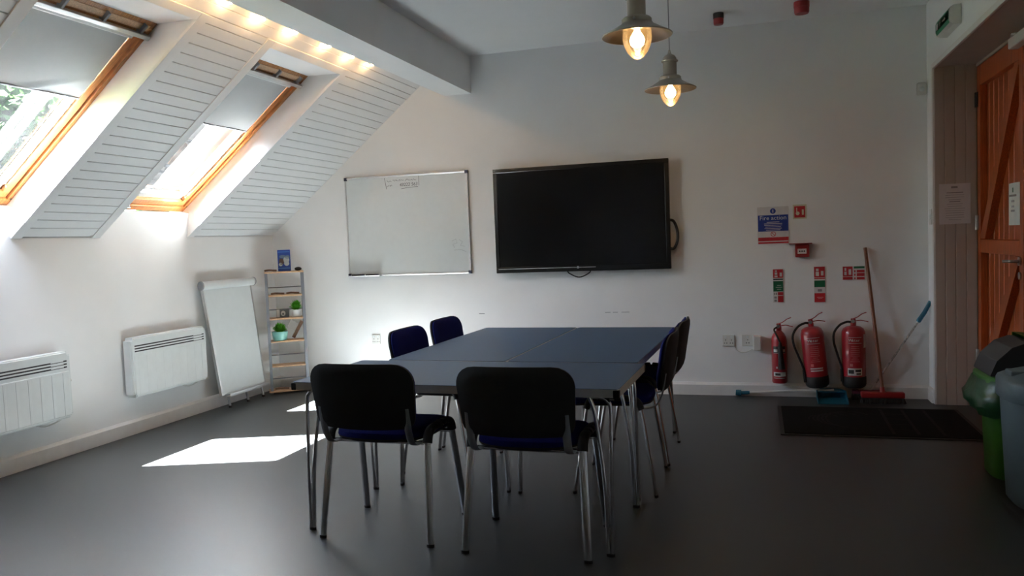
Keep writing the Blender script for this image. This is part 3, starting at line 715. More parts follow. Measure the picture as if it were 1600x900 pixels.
def make_water(lab_variant):
    o = empty('fire_extinguisher'); R = .082
    b = MB().lathe([(R, .085), (R, .395), (R*.97, .417), (R*.85, .438), (R*.6, .452), (R*.25, .458), (.018, .462)], 40, 0); b.build('cylinder_body', red_en, o)
    MB().lathe([(0, .006), (R*.78, .0), (R*.96, .012), (R*1.03, .030), (R*1.03, .082), (R, .086)], 40, 0).build('base_skirt', black_pl, o)
    ext_head(o, .462, R, True)
    b = MB().tube(smooth_path([(-.018, 0, .485), (-.045, -.01, .487), (-.095, -.02, .465), (-.135, -.03, .41), (-.138, -.03, .34), (-.115, -.03, .25), (-.090, -.03, .16), (-.082, -.028, .10), (-.080, -.028, .05)]), .0085, 10); b.build('hose', black_r, o)
    MB().tube([(-.0835, -.03, .045), (-.0825, -.03, .10), (-.087, -.03, .14)], .012, 10, radii=[1, 1.1, .85]).build('nozzle', black_pl, o)
    # label wrapped on the front of the cylinder
    def patch(mb, a0, a1, z0, z1, r, m=0, n=12):
        vs = []
        for i in range(n+1):
            a = a0+(a1-a0)*i/n; vs += [(r*math.sin(a), -r*math.cos(a), z0), (r*math.sin(a), -r*math.cos(a), z1)]
        mb.add(vs, [(2*i, 2*i+2, 2*i+3, 2*i+1) for i in range(n)], m, True)
    b = MB(); r = random.Random(5)
    for z in (.378, .335): patch(b, -.55, .60, z, z+.0025, R+.0008)
    for k in range(9):
        z = .312-k*.014; w = r.uniform(.2, .42); patch(b, -w+.03, w+.03, z, z+.0035, R+.0008, 1)
    patch(b, -.42, -.18, .165, .185, R+.0008, 1)
    b.build('label_print', [white_sign, mat('faint_print', (.55, .18, .18), .5)], o)
    b = MB(); a = .0
    for i, chx in enumerate('Water'):
        ang = -.34+i*.175
        b.text(chx, .030, Matrix.Rotation(ang, 4, 'Z') @ Matrix.Translation((0, -R-.0012, .358)) @ RXm, 0, 'CENTER', .0002)
    b.build('label_heading', white_sign, o)
    if lab_variant:
        b = MB(); patch(b, -.62, .62, .098, .152, R+.0012, 0); patch(b, -.55, -.1, .112, .140, R+.0016, 1); patch(b, .02, .5, .125, .142, R+.0016, 1); patch(b, .1, .5, .105, .116, R+.0016, 1); b.build('service_label', [white_sign, dark_gap], o)
        b = MB(); patch(b, .85, 1.25, .30, .40, R+.0012, 0); b.build('service_tag', white_sign, o)
    else:
        b = MB(); patch(b, -.50, .62, .128, .138, R+.0012, 0); patch(b, -.50, .62, .145, .155, R+.0012, 0); b.build('service_label', [white_sign], o)
    MB().box(-.03, .03, R*.98, YB-.002-6.345, .30, .42, 0, .002).build('wall_bracket', dark_gap, o)
    return o
w1 = make_water(False); w1.location = (.412, 6.345, .096); w1.rotation_euler = (0, math.radians(-5), 0)
tag(w1, 'red fire extinguisher tilted on its bracket, standing between two upright ones', 'fire extinguisher', 'fire extinguishers on the back wall')
w2 = make_water(True); w2.location = (.665, 6.345, .098)
tag(w2, 'red fire extinguisher with black base and black hose, beside the broom handle', 'fire extinguisher', 'fire extinguishers on the back wall')
o = empty('fire_extinguisher', (.142, 6.375, .118)); R = .056
MB().lathe([(0, 0), (R*.9, 0), (R, .010), (R, .325), (R*.93, .352), (R*.72, .378), (R*.45, .395), (.018, .402)], 36, 0).build('cylinder_body', red_en, o)
ext_head(o, .405, R, False)
MB().tube(smooth_path([(-.016, -.01, .425), (-.034, -.04, .41), (-.012, -.066, .36), (.006, -.070, .315)]), .007, 10).build('hose', black_r, o)
MB().tube([(.006, -.072, .318), (.006, -.073, .29), (.012, -.076, .16), (.016, -.078, .115)], .012, 16, radii=[.7, 1.3, 1.9, 2.2]).build('discharge_horn', black_pl, o)
b = MB()
def patch2(mb, a0, a1, z0, z1, r, m=0, n=10):
    vs = []
    for i in range(n+1):
        a = a0+(a1-a0)*i/n; vs += [(r*math.sin(a), -r*math.cos(a), z0), (r*math.sin(a), -r*math.cos(a), z1)]
    mb.add(vs, [(2*i, 2*i+2, 2*i+3, 2*i+1) for i in range(n)], m, True)
patch2(b, -.85, .85, .235, .285, R+.0008, 1); patch2(b, -.85, .85, .232, .235, R+.001, 0); patch2(b, -.8, -.25, .242, .262, R+.0012, 0); patch2(b, .4, .8, .242, .262, R+.0012, 0)
patch2(b, -.85, .85, .055, .088, R+.0008, 0); patch2(b, -.6, .1, .062, .080, R+.0014, 1); patch2(b, -.45, -.25, .115, .130, R+.001, 0); patch2(b, -.8, .7, .040, .043, R+.001, 0)
b.build('label_print', [white_sign, dark_gap], o)
MB().box(-.02, .02, R*.98, YB-.002-6.375, .22, .30, 0, .002).build('wall_bracket', dark_gap, o)
tag(o, 'slim red fire extinguisher with a black horn in front and no black base', 'fire extinguisher', 'fire extinguishers on the back wall')

# ------------------------------------------------------------------ sockets
def socket(x, z, w, h, lab, rockers=2):
    s = empty('wall_socket', (x, YB, z)); L = Matrix.Identity(4)
    MB().box(-w/2, w/2, -.013, -.002, -h/2, h/2, 0, .003).build('face_plate', white_pl, s)
    for k in range(rockers):
        xx = (-w/4 if rockers > 1 and k == 0 else w/4) if rockers > 1 else 0
        MB().box(xx-.008, xx+.008, -.0155, -.012, h*.22, h*.38, 0, .001).build('rocker', white_en, s)
    b = MB()
    for k in range(rockers):
        xx = (-w/4 if k == 0 else w/4) if rockers > 1 else 0
        for dx, dz in ((0, .012), (-.009, -.012), (.009, -.012)): b.box(xx+dx-.003, xx+dx+.003, -.0134, -.0125, dz-.004-.008, dz+.004-.008, 0)
    b.build('pin_slots', dark_gap, s)
    return tag(s, lab, 'socket', 'wall sockets')
socket(-.232, .434, .088, .088, 'white wall socket with nothing plugged in, beside the plugged-in socket')
socket(-.088, .436, .086, .088, 'white wall socket carrying a bulky white plug and thin cable', 1)
socket(-3.288, .447, .080, .082, 'white wall socket on the bright back wall between shelf and chairs')
p = empty('socket_adaptor', (-.022, YB-.005, .420)); MB().box(-.024, .036, -.058, 0, -.058, .055, 0, .008).build('adaptor_body', white_pl, p)
MB().tube(smooth_path([(-.03, -.012, -.05), (-.075, -.011, -.075), (-.115, -.010, -.078), (-.15, -.009, -.06), (-.17, -.009, -.042)]), .0028, 8).build('lead', white_pl, p)
tag(p, 'white power adaptor with a drooping lead on the back wall sockets', 'plug adaptor')

# motion sensor in the corner, light switch, exit sign
s = empty('motion_detector', (1.150, YB-.002, 2.255)); MB().box(-.032, .032, -.040, 0, -.045, .045, 0, .010, None, 3).build('sensor_body', white_pl, s); MB().ball((0, -.034, -.005), .022, 0, None, (1, .5, 1)).build('lens', white_en, s)
tag(s, 'small white motion sensor high in the corner beside the recess', 'motion sensor')
s = empty('light_switch', (XR-.002, 6.315, 1.335)); MB().box(-.010, 0, -.040, .040, -.055, .055, 0, .003).build('face_plate', white_pl, s); MB().box(-.014, -.009, -.012, .012, -.018, .018, 0, .002).build('rocker', white_en, s)
tag(s, 'white light switch on the narrow wall beside the door recess', 'light switch')
s = empty('exit_sign', (XR-.002, 5.600, 2.526))
prof = [(0, .058), (-.040, .057), (-.058, .046), (-.066, .024), (-.067, -.024), (-.060, -.046), (-.042, -.057), (0, -.058)]
MB().prism(prof, -.185, .185, 'y', 0).build('housing', white_pl, s)
b = MB().box(-.0695, -.0665, -.175, .175, -.024, .024, 0)
gp = [(-.0592, .0440), (-.0685, .0245), (-.0685, -.0245), (-.0610, -.0445)]
vs = [(x-.001, -.177, z) for x, z in gp]+[(x-.001, .177, z) for x, z in gp]
b.add(vs, [(i, i+1, i+5, i+4) for i in range(3)], 0); b.build('green_panel', mat('exit_green', (.006, .26, .12), .4), s)
Mx = Matrix.Translation((-.0705, 0, 0)) @ Matrix(((0, 0, -1, 0), (-1, 0, 0, 0), (0, 1, 0, 0), (0, 0, 0, 1)))   # local xy -> y,z plane facing -x
b = MB()
def flat(pts): b.add([(x, y, 0) for x, y in pts]+[(x, y, .0006) for x, y in pts], [tuple(range(len(pts))), tuple(range(len(pts), 2*len(pts)))[::-1]], 0, False, Mx)
flat([(-.145, -.018), (-.105, -.018), (-.105, .018), (-.145, .018)])                                   # doorway
for pts in ([(-.055, -.004), (-.045, -.004), (-.038, .010), (-.050, .010)], [(-.052, .009), (-.026, .002), (-.026, .005), (-.044, .012)], [(-.052, -.003), (-.046, -.003), (-.062, -.019), (-.069, -.019)], [(-.050, -.004), (-.044, -.004), (-.030, -.012), (-.034, -.016)], [(-.050, .009), (-.066, .002), (-.069, .005), (-.052, .012)], [(-.044, .012), (-.034, .012), (-.034, .020), (-.044, .020)]): flat(pts)
flat([(.02, -.004), (.075, -.004), (.075, -.012), (.105, 0), (.075, .012), (.075, .004), (.02, .004)])
b.build('pictogram', white_sign, s)
tag(s, 'white wedge-shaped exit light with green running figure panel above the door recess', 'exit sign')

# notices
n = empty('paper_notice', (1.318, RY1-.0155, 1.417))
b = MB().box(-.098, .098, -.0012, -.0004, -.140, .140, 0); b.build('sheet', paper, n)
b = MB(); rr = random.Random(12)
for k in range(13):
    z = .075-k*.0155; w = rr.uniform(.45, .95)*.075
    b.box(-w, w, -.0018, -.0012, z, z+(.006 if k in (0, 4) else .0028), 0)
b.box(-.022, .018, -.0018, -.0012, .108, .122, 0); b.build('print', paper_g, n)
tag(n, 'printed white sheet pinned to the boarded recess side, left of the door', 'notice'); n['label'] = 'printed white sheet pinned to the cream boarded side of the door recess'
n = empty('door_notice', (RX-.0035, 5.40, 1.380))
b = MB().box(-.0008, 0, -.105, .105, -.125, .125, 0); b.build('sheet', mat('laminated_paper', (.72, .74, .70), .4), n)
b = MB(); b.box(-.0014, -.0008, .015, .035, .070, .098, 1)
for z, w in ((.045, .07), (.012, .03), (-.02, .025), (-.045, .035)): b.box(-.0014, -.0008, .028-w, .028+w, z, z+.012, 0)
b.build('print', [paper_g, green_sign], n)
tag(n, 'white laminated sheet with a green mark fixed to the orange door', 'notice')

# ceiling beacons
for (x, y, lab, hasbk) in ((-.235, 6.02, 'red alarm beacon with black base on the ceiling, the smaller one nearer the pendants', True), (.325, 5.98, 'all-red alarm sounder on the ceiling, the bigger one nearer the door', False)):
    a = empty('ceiling_beacon', (x, y, ZC-.001)); r = .037 if hasbk else .052
    MB().lathe([(0, 0), (r, 0), (r, -.036), (r*.98, -.038), (0, -.038)], 28).build('base', black_pl if hasbk else red_pl, a)
    MB().lathe([(r*.96, -.0385), (r*.96, -.070), (r*.85, -.080), (0, -.082)], 28).build('lens', red_pl, a)
    tag(a, lab, 'alarm beacon', 'alarm beacons on the ceiling')

# ------------------------------------------------------------------ broom, brush, dustpan, doormat, bins
bm_ = empty('broom', (.845, 6.250, 0))
Mh = Matrix.Translation((0, 0, .062))
MB().box(-.145, .145, -.030, .030, -.022, .020, 0, .008, Mh, 3).build('head', red_pl, bm_)
b = MB(); r = random.Random(2)
for i in range(40):
    for j in range(6):
        x = -.138+i*.0071; y = -.025+j*.010; dx = r.uniform(-.008, .008)+x*.06; dy = r.uniform(-.006, .006)+y*.25
        b.tube([(x, y, .040), (x+dx, y+dy, .001)], .0032, 4)
b.build('bristles', black_r, bm_)
MB().tube([(0, 0, .075), (0, .008, .115)], .016, 14, radii=[1.2, .95]).build('ferrule', red_pl, bm_)
MB().tube([(0, .008, .10), (-.042, .090, .62), (-.083, .173, 1.128)], .0125, 14).build('handle', broom_w, bm_)
tag(bm_, 'red-headed broom with a brown wooden handle leaning against the back wall', 'broom')
lb = empty('long_handled_brush', (.805, 6.362, 0))
Mh = Matrix.Translation((0, 0, 0))
MB().box(-.155, .075, -.022, .022, .045, .075, 0, .008, Mh, 3).build('head', mat('maroon_plastic', (.11, .012, .03), .5), lb)
b = MB()
for i in range(34):
    for j in range(4):
        x = -.150+i*.0066; y = -.017+j*.011; b.tube([(x, y, .048), (x+r.uniform(-.006, .006), y*1.3+r.uniform(-.004, .004), .001)], .003, 4)
b.build('bristles', black_r, lb)
MB().tube(smooth_path([(-.105, 0, .080), (-.06, 0, .072), (-.02, 0, .082), (.01, .0, .13)]), .009, 10).build('socket', white_pl, lb)
MB().tube([(.005, 0, .12), (.30, .024, .575)], .008, 12).build('handle', mat('speckled_grip', (.45, .45, .43), .5, var=.5, nscale=60), lb)
MB().tube([(.30, .024, .575), (.305, .0245, .583), (.345, .028, .645), (.385, .030, .725)], .0155, 14, radii=[.8, 1.1, 1.0, .9]).build('grip', blue_pl, lb)
tag(lb, 'brush with a thin pale handle and blue grip, leaning in the corner behind the broom', 'brush')
dp = empty('long_handled_dustpan', (.505, 6.285, 0))
prof = [(-.105, -.12), (-.105, .06), (-.07, .11), (.0, .13), (.07, .11), (.105, .06), (.105, -.12)]
b = MB(); b.prism(prof, .002, .007, 'z')
k = len(prof)
for i in range(k-1):
    (xa, ya), (xb, yb2) = prof[i], prof[i+1]; q = .955
    h = lambda y: .020+.055*min(1, max(0, (y+.12)/.2))
    vs = [(xa, ya, .005), (xb, yb2, .005), (xb, yb2, h(yb2)), (xa, ya, h(ya)), (xa*q, ya*q, .005), (xb*q, yb2*q, .005), (xb*q, yb2*q, h(yb2)), (xa*q, ya*q, h(ya))]
    b.add(vs, [(0, 1, 2, 3), (5, 4, 7, 6), (3, 2, 6, 7), (0, 3, 7, 4), (1, 5, 6, 2)], 0)
b.prism([(-.09, .03), (-.06, .10), (0, .12), (.06, .10), (.09, .03)], .060, .066, 'z')
b.build('pan', blue_pl, dp)
MB().tube([(.02, .06, .072), (-.25, .095, .055), (-.60, .118, .030)], .0085, 12).build('handle', white_pl, dp)
MB().tube([(-.585, .117, .031), (-.60, .118, .030), (-.645, .119, .027), (-.652, .119, .027), (-.690, .120, .030)], .015, 14, radii=[.75, .9, 1, 1.6, 1.5]).build('grip', blue_pl, dp)
tag(dp, 'blue dustpan with a long pale handle lying along the skirting', 'dustpan')

dm = empty('doormat', (.70, 5.62, 0)); a, c = .585, .43
MB().prism(rrect(2*a, 2*c, .01, 3), .0006, .006, 'z').build('rubber_edge', mat_rim, dm)
MB().prism(rrect(2*a-.05, 2*c-.05, .01, 3), .006, .010, 'z').build('pile', mat_fib, dm)
b = MB(); r = random.Random(21)
def flatstroke(pts, w):
    for (xa, ya), (xb, yb2) in zip(pts, pts[1:]):
        d = Vector((xb-xa, yb2-ya)); nn = Vector((-d.y, d.x)).normalized()*w/2
        b.add([(xa-nn.x, ya-nn.y, .0106), (xb-nn.x, yb2-nn.y, .0106), (xb+nn.x, yb2+nn.y, .0106), (xa+nn.x, ya+nn.y, .0106)], [(0, 1, 2, 3)], 0)
for q in range(5):
    flatstroke([(-.33+.05*q+.16*math.cos(t)*(.4+.14*q), .02+.26*math.sin(t)*(.4+.14*q)) for t in [i*.35+.6 for i in range(9+q)]], .012)
for q in range(3): flatstroke([(.09+q*.135, .36), (.075+q*.14, -.36)], .02)
for q in range(4): flatstroke([(.09, .22-q*.15), (.22, .21-q*.15)], .012)
b.build('motif', mat_pat, dm)
tag(dm, 'black doormat with a faint woven motif on the floor in front of the recess', 'doormat')

gb = empty('swing_top_bin', (1.252, 4.525, 0))
def sq(r, z, n=32, p=3.2):
    out = []
    for j in range(n):
        a = 2*PI*j/n; ca, sa = math.cos(a), math.sin(a); q = (abs(ca)**p+abs(sa)**p)**(-1/p); out.append((r*q*ca, r*q*sa, z))
    return out
def loft(mb, rings, m=0, cap0=True, cap1=False, sm=True):
    n = len(rings[0]); vs = [p for rg in rings for p in rg]; fs = []
    for i in range(len(rings)-1):
        for j in range(n): fs.append((i*n+j, i*n+(j+1) % n, (i+1)*n+(j+1) % n, (i+1)*n+j))
    mb.add(vs, fs, m, sm)
    if cap0: mb.add(rings[0], [tuple(range(n))[::-1]], m)
    if cap1: mb.add(rings[-1], [tuple(range(n))], m)
b = MB(); loft(b, [sq(.150, .002), sq(.156, .01), sq(.172, .46), sq(.176, .50)]); b.build('bin_body', bin_g, gb)
b = MB(); loft(b, [sq(.196, .472), sq(.203, .48), sq(.203, .515), sq(.196, .522), sq(.17, .524)], 0, False); b.build('lid_rim', bin_g, gb)
# hood: rounded profile across x, flap on the recess-away side
hp = []
for i in range(13):
    t = PI*i/12; hp.append((-.175*math.cos(t), .522+.185*math.sin(t)**.8))
vs = []
for x, z in hp[6:]:
    w = .165; vs += [(x, -w, z), (x, w, z)]
b = MB(); m_ = len(hp[6:]); b.add(vs, [(2*i, 2*i+1, 2*i+3, 2*i+2) for i in range(m_-1)], 0, True)
for w in (-.165, .165): b.prism([(-.075, .522), (-.045, .560), (-.012, .610), (.0, .650), (.0, .706)]+[(x, z+.002) for x, z in hp[7:-1]]+[(hp[-1][0], .522)], w-.006, w+.006, 'y')
b.build('hood', bin_g, gb)
vs = []; fl = [(-.178, .530), (-.150, .600), (-.085, .665), (-.02, .690), (.02, .680)]
b = MB(); b.prism(fl[:-1]+[(.004, .690), (.004, .524), (-.178, .524)], -.157, .157, 'y', sm=False); b.build('swing_flap', dark_flap, gb)
b = MB(); r = random.Random(33)
amp = [[r.uniform(-1, 1) for j in range(32)] for i in range(8)]
rings = []
for i, (rr0, z) in enumerate(((.206, .500), (.214, .47), (.232, .43), (.246, .40), (.240, .37), (.222, .345), (.208, .33), (.196, .32))):
    ring_ = sq(rr0, z); out = []
    for j, p_ in enumerate(ring_):
        q = 1+.035*amp[i][j]*(i > 0)+.02*math.sin(j*1.9+i); lim = .6 if p_[1] < -.1 else 1
        e = Vector((p_[0], p_[1]))*q; base = Vector(sq(.20, z)[j][:2]); e = base+(e-base)*lim
        out.append((e.x, e.y, z+.012*amp[i][(j*3) % 32]*(i > 1)))
    rings.append(out)
loft(b, rings, 0, False); b.build('bin_bag', bag_g, gb)
tag(gb, 'bright green swing-top bin with a dark flap and green bag over its rim', 'bin')
kb = empty('lidded_bin', (1.262, 4.075, 0))
b = MB(); loft(b, [sq(.176, .002), sq(.184, .012), sq(.208, .50)]); b.build('bin_body', bin_b, kb)
b = MB(); loft(b, [sq(.217, .478), sq(.222, .485), sq(.222, .555), sq(.214, .572), sq(.19, .585), sq(.13, .605), sq(.05, .618), sq(.004, .620)], 0, False, True); b.build('lid', bin_b, kb)
b = MB(); b.box(-.19, -.11, -.05, .05, .580, .606, 0, .006); b.build('lid_catch', bin_b, kb)
tag(kb, 'blue-grey lidded bin standing in front of the green bin', 'bin')

# ------------------------------------------------------------------ heaters
def make_heater():
    h = empty('panel_heater')      # origin: wall point, middle, bottom; face looks to +x
    W, H, D = .795, .425, .098; B0 = .028
    MB().box(.003, .028, -W/2+.08, W/2-.08, .06, H-.06, 0).build('wall_mount', grey_pl, h)
    b = MB(); prof = rrect(D-B0, H, .022, 6, (D+B0)/2, H/2); 
    bm = bmesh.new(); bmesh.ops.create_cube(bm, size=1)
    for v in bm.verts: v.co = ((D+B0)/2+v.co.x*(D-B0), v.co.y*W, H/2+v.co.z*H)
    bmesh.ops.bevel(bm, geom=[e for e in bm.edges if abs(e.verts[0].co.x-e.verts[1].co.x) > .01], offset=.022, segments=5, affect='EDGES')
    bmesh.ops.bevel(bm, geom=[e for e in bm.edges if all(v.co.x > D-.001 for v in e.verts)], offset=.008, segments=3, affect='EDGES')
    b.frombm(bm, 0, True); b.build('casing', white_en, h)
    b = MB()
    for k in range(3):
        z = H-.060-k*.019; b.box(D-.0005, D+.0006, -W/2+.03, W/2-.03, z-.0045, z+.0045, 0)
    b.build('grille_slot', dark_gap, h)
    b = MB()
    for k in range(3): b.box(D-.0, D+.0012, W/2-.15, W/2-.055, H-.064-k*.019+.0035, H-.056-k*.019+.0065, 0, .0004)
    b.build('slot_bridge', white_en, h)
    b = MB().box(D-.001, D+.005, -W/2+.02, W/2-.02, .018, H-.125, 0, .003)
    for k in range(9):
        y = -W/2+.06+k*.084; b.prism([(D+.004, y-.010), (D+.0066, y-.007), (D+.0066, y+.007), (D+.004, y+.010)], .022, H-.135, 'z', 0)
    b.build('front_panel', white_en, h)
    b = MB().box(.045, .078, W/2, W/2+.012, .17, .27, 0, .004); b.lathe([(.012, 0), (.012, .010), (0, .010)], 16, 0, Matrix.Translation((.062, W/2+.012, .235)) @ Matrix.Rotation(-PI/2, 4, 'X')); b.build('thermostat', white_pl, h)
    MB().tube(smooth_path([(.05, W/2+.006, .17), (.045, W/2+.022, .10), (.035, W/2+.010, .02), (.030, W/2-.06, -.018), (.030, W/2-.15, -.03), (.02, W/2-.22, -.012), (.012, W/2-.26, .005)]), .0045, 8).build('cable', white_pl, h)
    return h
h1 = make_heater(); h1.location = (XL, 4.915, .275)
tag(h1, 'white panel heater on the low wall beside the flipchart easel', 'heater', 'wall panel heaters')
h2 = copy_tree(h1); h2.location = (XL, 3.600, .262)
tag(h2, 'white panel heater cut off by the picture edge, lower corner of the sloped wall', 'heater', 'wall panel heaters'); h2['label'] = 'white panel heater cut off by the picture edge, below the creased blind'

# ------------------------------------------------------------------ flipchart easel leaning on the low wall
fe = empty('flipchart_easel', (-4.235, 5.70, 0))
leg_grey = mat('pale_grey_metal', (.50, .51, .52), .4, .2)
# local frame: board plane leans; u along +y, w up along the leaning direction
xb0, xb1 = -4.190+4.235, -4.262+4.235; yl0, yl1 = -.275, -.350   # bottom/top x offset; left edge y at bottom/top
up_v = Vector((xb1-xb0, yl1-yl0, .903)); 
def EP(u, t, off=0.): # u 0..1 across, t 0..1 up, off outwards
    base = Vector((xb0, yl0, .112)); p_ = base+up_v*t+Vector((0, .60+.04*t, 0))*u; return p_+Vector((1, 0, .075))*off
def slab(mb, u0, u1, t0, t1, o0, o1, m=0):
    vs = [EP(u, t, o) for o in (o0, o1) for u, t in ((u0, t0), (u1, t0), (u1, t1), (u0, t1))]
    mb.add(vs, [(3, 2, 1, 0), (4, 5, 6, 7), (0, 1, 5, 4), (1, 2, 6, 5), (2, 3, 7, 6), (3, 0, 4, 7)], m)
b = MB(); slab(b, .012, .988, .012, .985, -.010, .010); b.build('board', wb_m, fe)
b = MB()
for a in ((0, .022, 0, 1), (.978, 1, 0, 1), (.022, .978, 0, .016), (.022, .978, .984, 1)): slab(b, a[0], a[1], a[2], a[3], -.012, .013)
b.build('board_frame', alu, fe)
b = MB().tube([EP(-.03, 1.0, .022), EP(1.03, 1.0, .022)], .034, 18, 0, rb=.026, up=(0, 0, 1)); b.build('paper_clamp', white_en, fe)
for u in (-.03, 1.03): MB().tube([EP(u, 1.0, .022), EP(u+(.02 if u > 0 else -.02), 1.0, .022)], .037, 18, 0, rb=.029, up=(0, 0, 1)).build('clamp_end', grey_pl, fe)
b = MB(); slab(b, .10, .99, -.022, -.008, .012, .045); slab(b, .10, .99, -.022, .006, .041, .045); b.build('pen_tray', alu, fe)
for u in (.13, .54, .90):
    p0_ = EP(u, -.012, .004); p1_ = Vector((p0_.x+.010, p0_.y+.012, .012))
    lgm = MB().tube([p0_, p1_], .010, 10).build('leg', leg_grey, fe)
    MB().tube([p1_-Vector((0, 0, .0115)), p1_+Vector((0, 0, .006))], .0125, 10).build('foot', black_r, lgm)
tag(fe, 'white flipchart easel with a rolled top clamp leaning against the low wall', 'easel')

# ------------------------------------------------------------------ corner shelf and what stands on it
CA = math.radians(35)
SH = empty('corner_shelf', (-4.150, 6.055, 0), CA); SW, SD = .335, .150
shz = [.030, .254, .474, .676, .882, 1.090]
for k, z in enumerate(shz):
    ex = .012 if k == 0 else 0
    MB().box((0 if k in (0, 5) else .0245)-ex, SW-(0 if k in (0, 5) else .0245)+ex, -.002, SD, z-.014, z, 0, .002).build('shelf_board', shelf_w, SH)
for x in (.012, SW-.012):
    MB().box(x-.012, x+.012, .004, .022, .0, 1.076, 0, .002).build('post', grey_wood, SH)
    MB().box(x-.010, x+.010, SD-.020, SD-.006, .0, 1.076, 0, .002).build('post', grey_wood, SH)
for z in (.12, .335, .745, .945):
    MB().tube([(.012, SD-.013, z), (SW-.012, SD-.013, z)], .005, 8).build('cross_bar', grey_wood, SH)
tag(SH, 'narrow grey and pale wood open shelf standing across the corner', 'shelf')
MSH = Matrix.Translation((-4.150, 6.055, 0)) @ Matrix.Rotation(CA, 4, 'Z')
def on_shelf(name, x, y, k, rz=0., rot=None):
    p_ = MSH @ Vector((x, y, shz[k]+.0006)); o = empty(name, p_)
    o.rotation_euler = (rot[0], rot[1], CA+rz+rot[2]) if rot else (0, 0, CA+rz); return o
o = on_shelf('leaflet_holder', .175, .07, 5, math.radians(-8))
MB().box(-.055, .055, 0, .022, 0, .190, 0, .002).build('card', mat('leaflet_blue', (.02, .06, .30), .45), o)
b = MB()
for (x, z, rx, rz_, m_) in ((-.022, .085, .022, .030, 0), (.020, .100, .026, .030, 1), (.022, .068, .022, .022, 1), (-.03, .060, .016, .016, 1), (.03, .125, .02, .016, 2), (-.01, .13, .03, .014, 2)):
    b.lathe([(1, 0), (1, .0006), (0, .0006)], 20, m_, Matrix.Translation((x, -.0002, z)) @ RXm @ Matrix.Diagonal((rx, rz_, 1, 1)))
b.box(-.05, .05, -.0006, 0, .168, .174, 3); b.box(-.05, .05, -.0006, 0, .022, .03, 3)
b.build('picture', [mat('leaflet_brown', (.12, .06, .04), .5), mat('leaflet_white', (.6, .6, .58), .5), mat('leaflet_slate', (.15, .2, .28), .5), mat('leaflet_sky', (.10, .25, .55), .5)], o)
tag(o, 'upright blue picture leaflet standing on top of the corner shelf', 'leaflet')
o = on_shelf('black_ornament', .292, .06, 5)
b = MB().ball((0, 0, .016), .03, 0, None, (1.05, .75, .55)); b.build('lump', black_pl, o); tag(o, 'small rounded black object on the end of the top of the corner shelf', 'ornament')
def driftwood(name, k, x, y, w, lab, seed):
    o = on_shelf(name, x, y, k); rr = random.Random(seed)
    b = MB(); b.tube(smooth_path([(-w/2, 0, .010), (-w/6, rr.uniform(-.01, .01), .014), (w/6, rr.uniform(-.01, .01), .011), (w/2, 0, .009)], 5), .008, 8, rb=.016, up=(0, 0, 1), radii=None); b.build('slat', brown_w, o)
    return tag(o, lab, 'ornament')
driftwood('wooden_offcut', 5, .055, .06, .10, 'flat brown wooden piece on the top of the shelf, beside the blue leaflet', 1)
driftwood('wooden_offcut', 4, .105, .06, .11, 'flat brown wooden piece on the second shelf down, towards the easel', 2)
driftwood('wooden_offcut', 4, .235, .06, .11, 'flat brown wooden piece on the second shelf down, towards the back wall', 3)
driftwood('wooden_offcut', 0, .10, .06, .12, 'flat dark wooden piece lying on the bottom shelf', 6)
def plant(name, k, x, y, potm, r0, hpot, spread, hh, lab, seed, flare=1.25):
    o = on_shelf(name, x, y, k); rr = random.Random(seed)
    MB().lathe([(0, .001), (r0*.8, .0), (r0*.88, .006), (r0, hpot*.7), (r0*1.04, hpot), (r0*.98, hpot), (r0*.93, hpot*.85), (0, hpot*.85)], 28).build('pot', potm, o)
    b = MB()
    for i in range(150):
        a = rr.uniform(0, 2*PI); q = rr.random()**.6; el = rr.uniform(.25, 1.3)
        base = Vector((rr.uniform(-.3, .3)*r0, rr.uniform(-.3, .3)*r0, hpot*.86)); d = Vector((math.cos(a)*math.cos(el), math.sin(a)*math.cos(el)*.75, math.sin(el)))
        ln = hh*(.55+.45*q); tip = base+Vector((d.x*spread, d.y*spread, d.z*hh))*(.55+.45*q); midp = base.lerp(tip, .6)+Vector((0, 0, .008))
        sd = Vector((-d.y, d.x, rr.uniform(-.3, .3))).normalized()*rr.uniform(.008, .014)
        b.add([base, midp-sd, tip-Vector((0, 0, .004)), midp+sd, midp+Vector((0, 0, .004))], [(0, 1, 4), (1, 2, 4), (2, 3, 4), (3, 0, 4)], 0)
    b.build('leaves', leaf_i, o); return tag(o, lab, 'plant', 'potted plants on the corner shelf')
plant('potted_plant', 3, .256, .060, pot_w, .042, .066, .066, .108, 'small leafy green plant in a white pot on the corner shelf', 11)
plant('potted_plant', 2, .105, .062, teal, .068, .080, .070, .108, 'small leafy green plant in a teal bowl on the corner shelf', 14)
o = on_shelf('picture_tile', .138, .052, 3, 0, (math.radians(-10), 0, math.radians(-6))); o.location.z += .003
MB().box(-.055, .055, 0, .012, 0, .075, 0, .002).build('tile', mat('photo_grey', (.06, .07, .07), .5), o)
b = MB().lathe([(1, 0), (1, .001), (0, .001)], 20, 0, Matrix.Translation((.004, -.0006, .034)) @ RXm @ Matrix.Diagonal((.020, .024, 1, 1))); b.box(-.052, -.026, -.0012, -.0002, .004, .070, 0); b.lathe([(1, 0), (1, .001), (0, .001)], 16, 1, Matrix.Translation((.004, -.0016, .030)) @ RXm @ Matrix.Diagonal((.008, .010, 1, 1)))
b.build('picture', [mat('photo_white', (.6, .58, .54), .5), mat('photo_dark', (.05, .05, .05), .5)], o)
tag(o, 'small black and white picture tile propped beside the white plant pot', 'picture')
o = on_shelf('leaning_picture', .216, .108, 2, 0, (0, math.radians(30), 0))
MB().box(-.016, .014, -.008, .004, .012, .180, 0, .002).build('side_rail', brown_w, o)
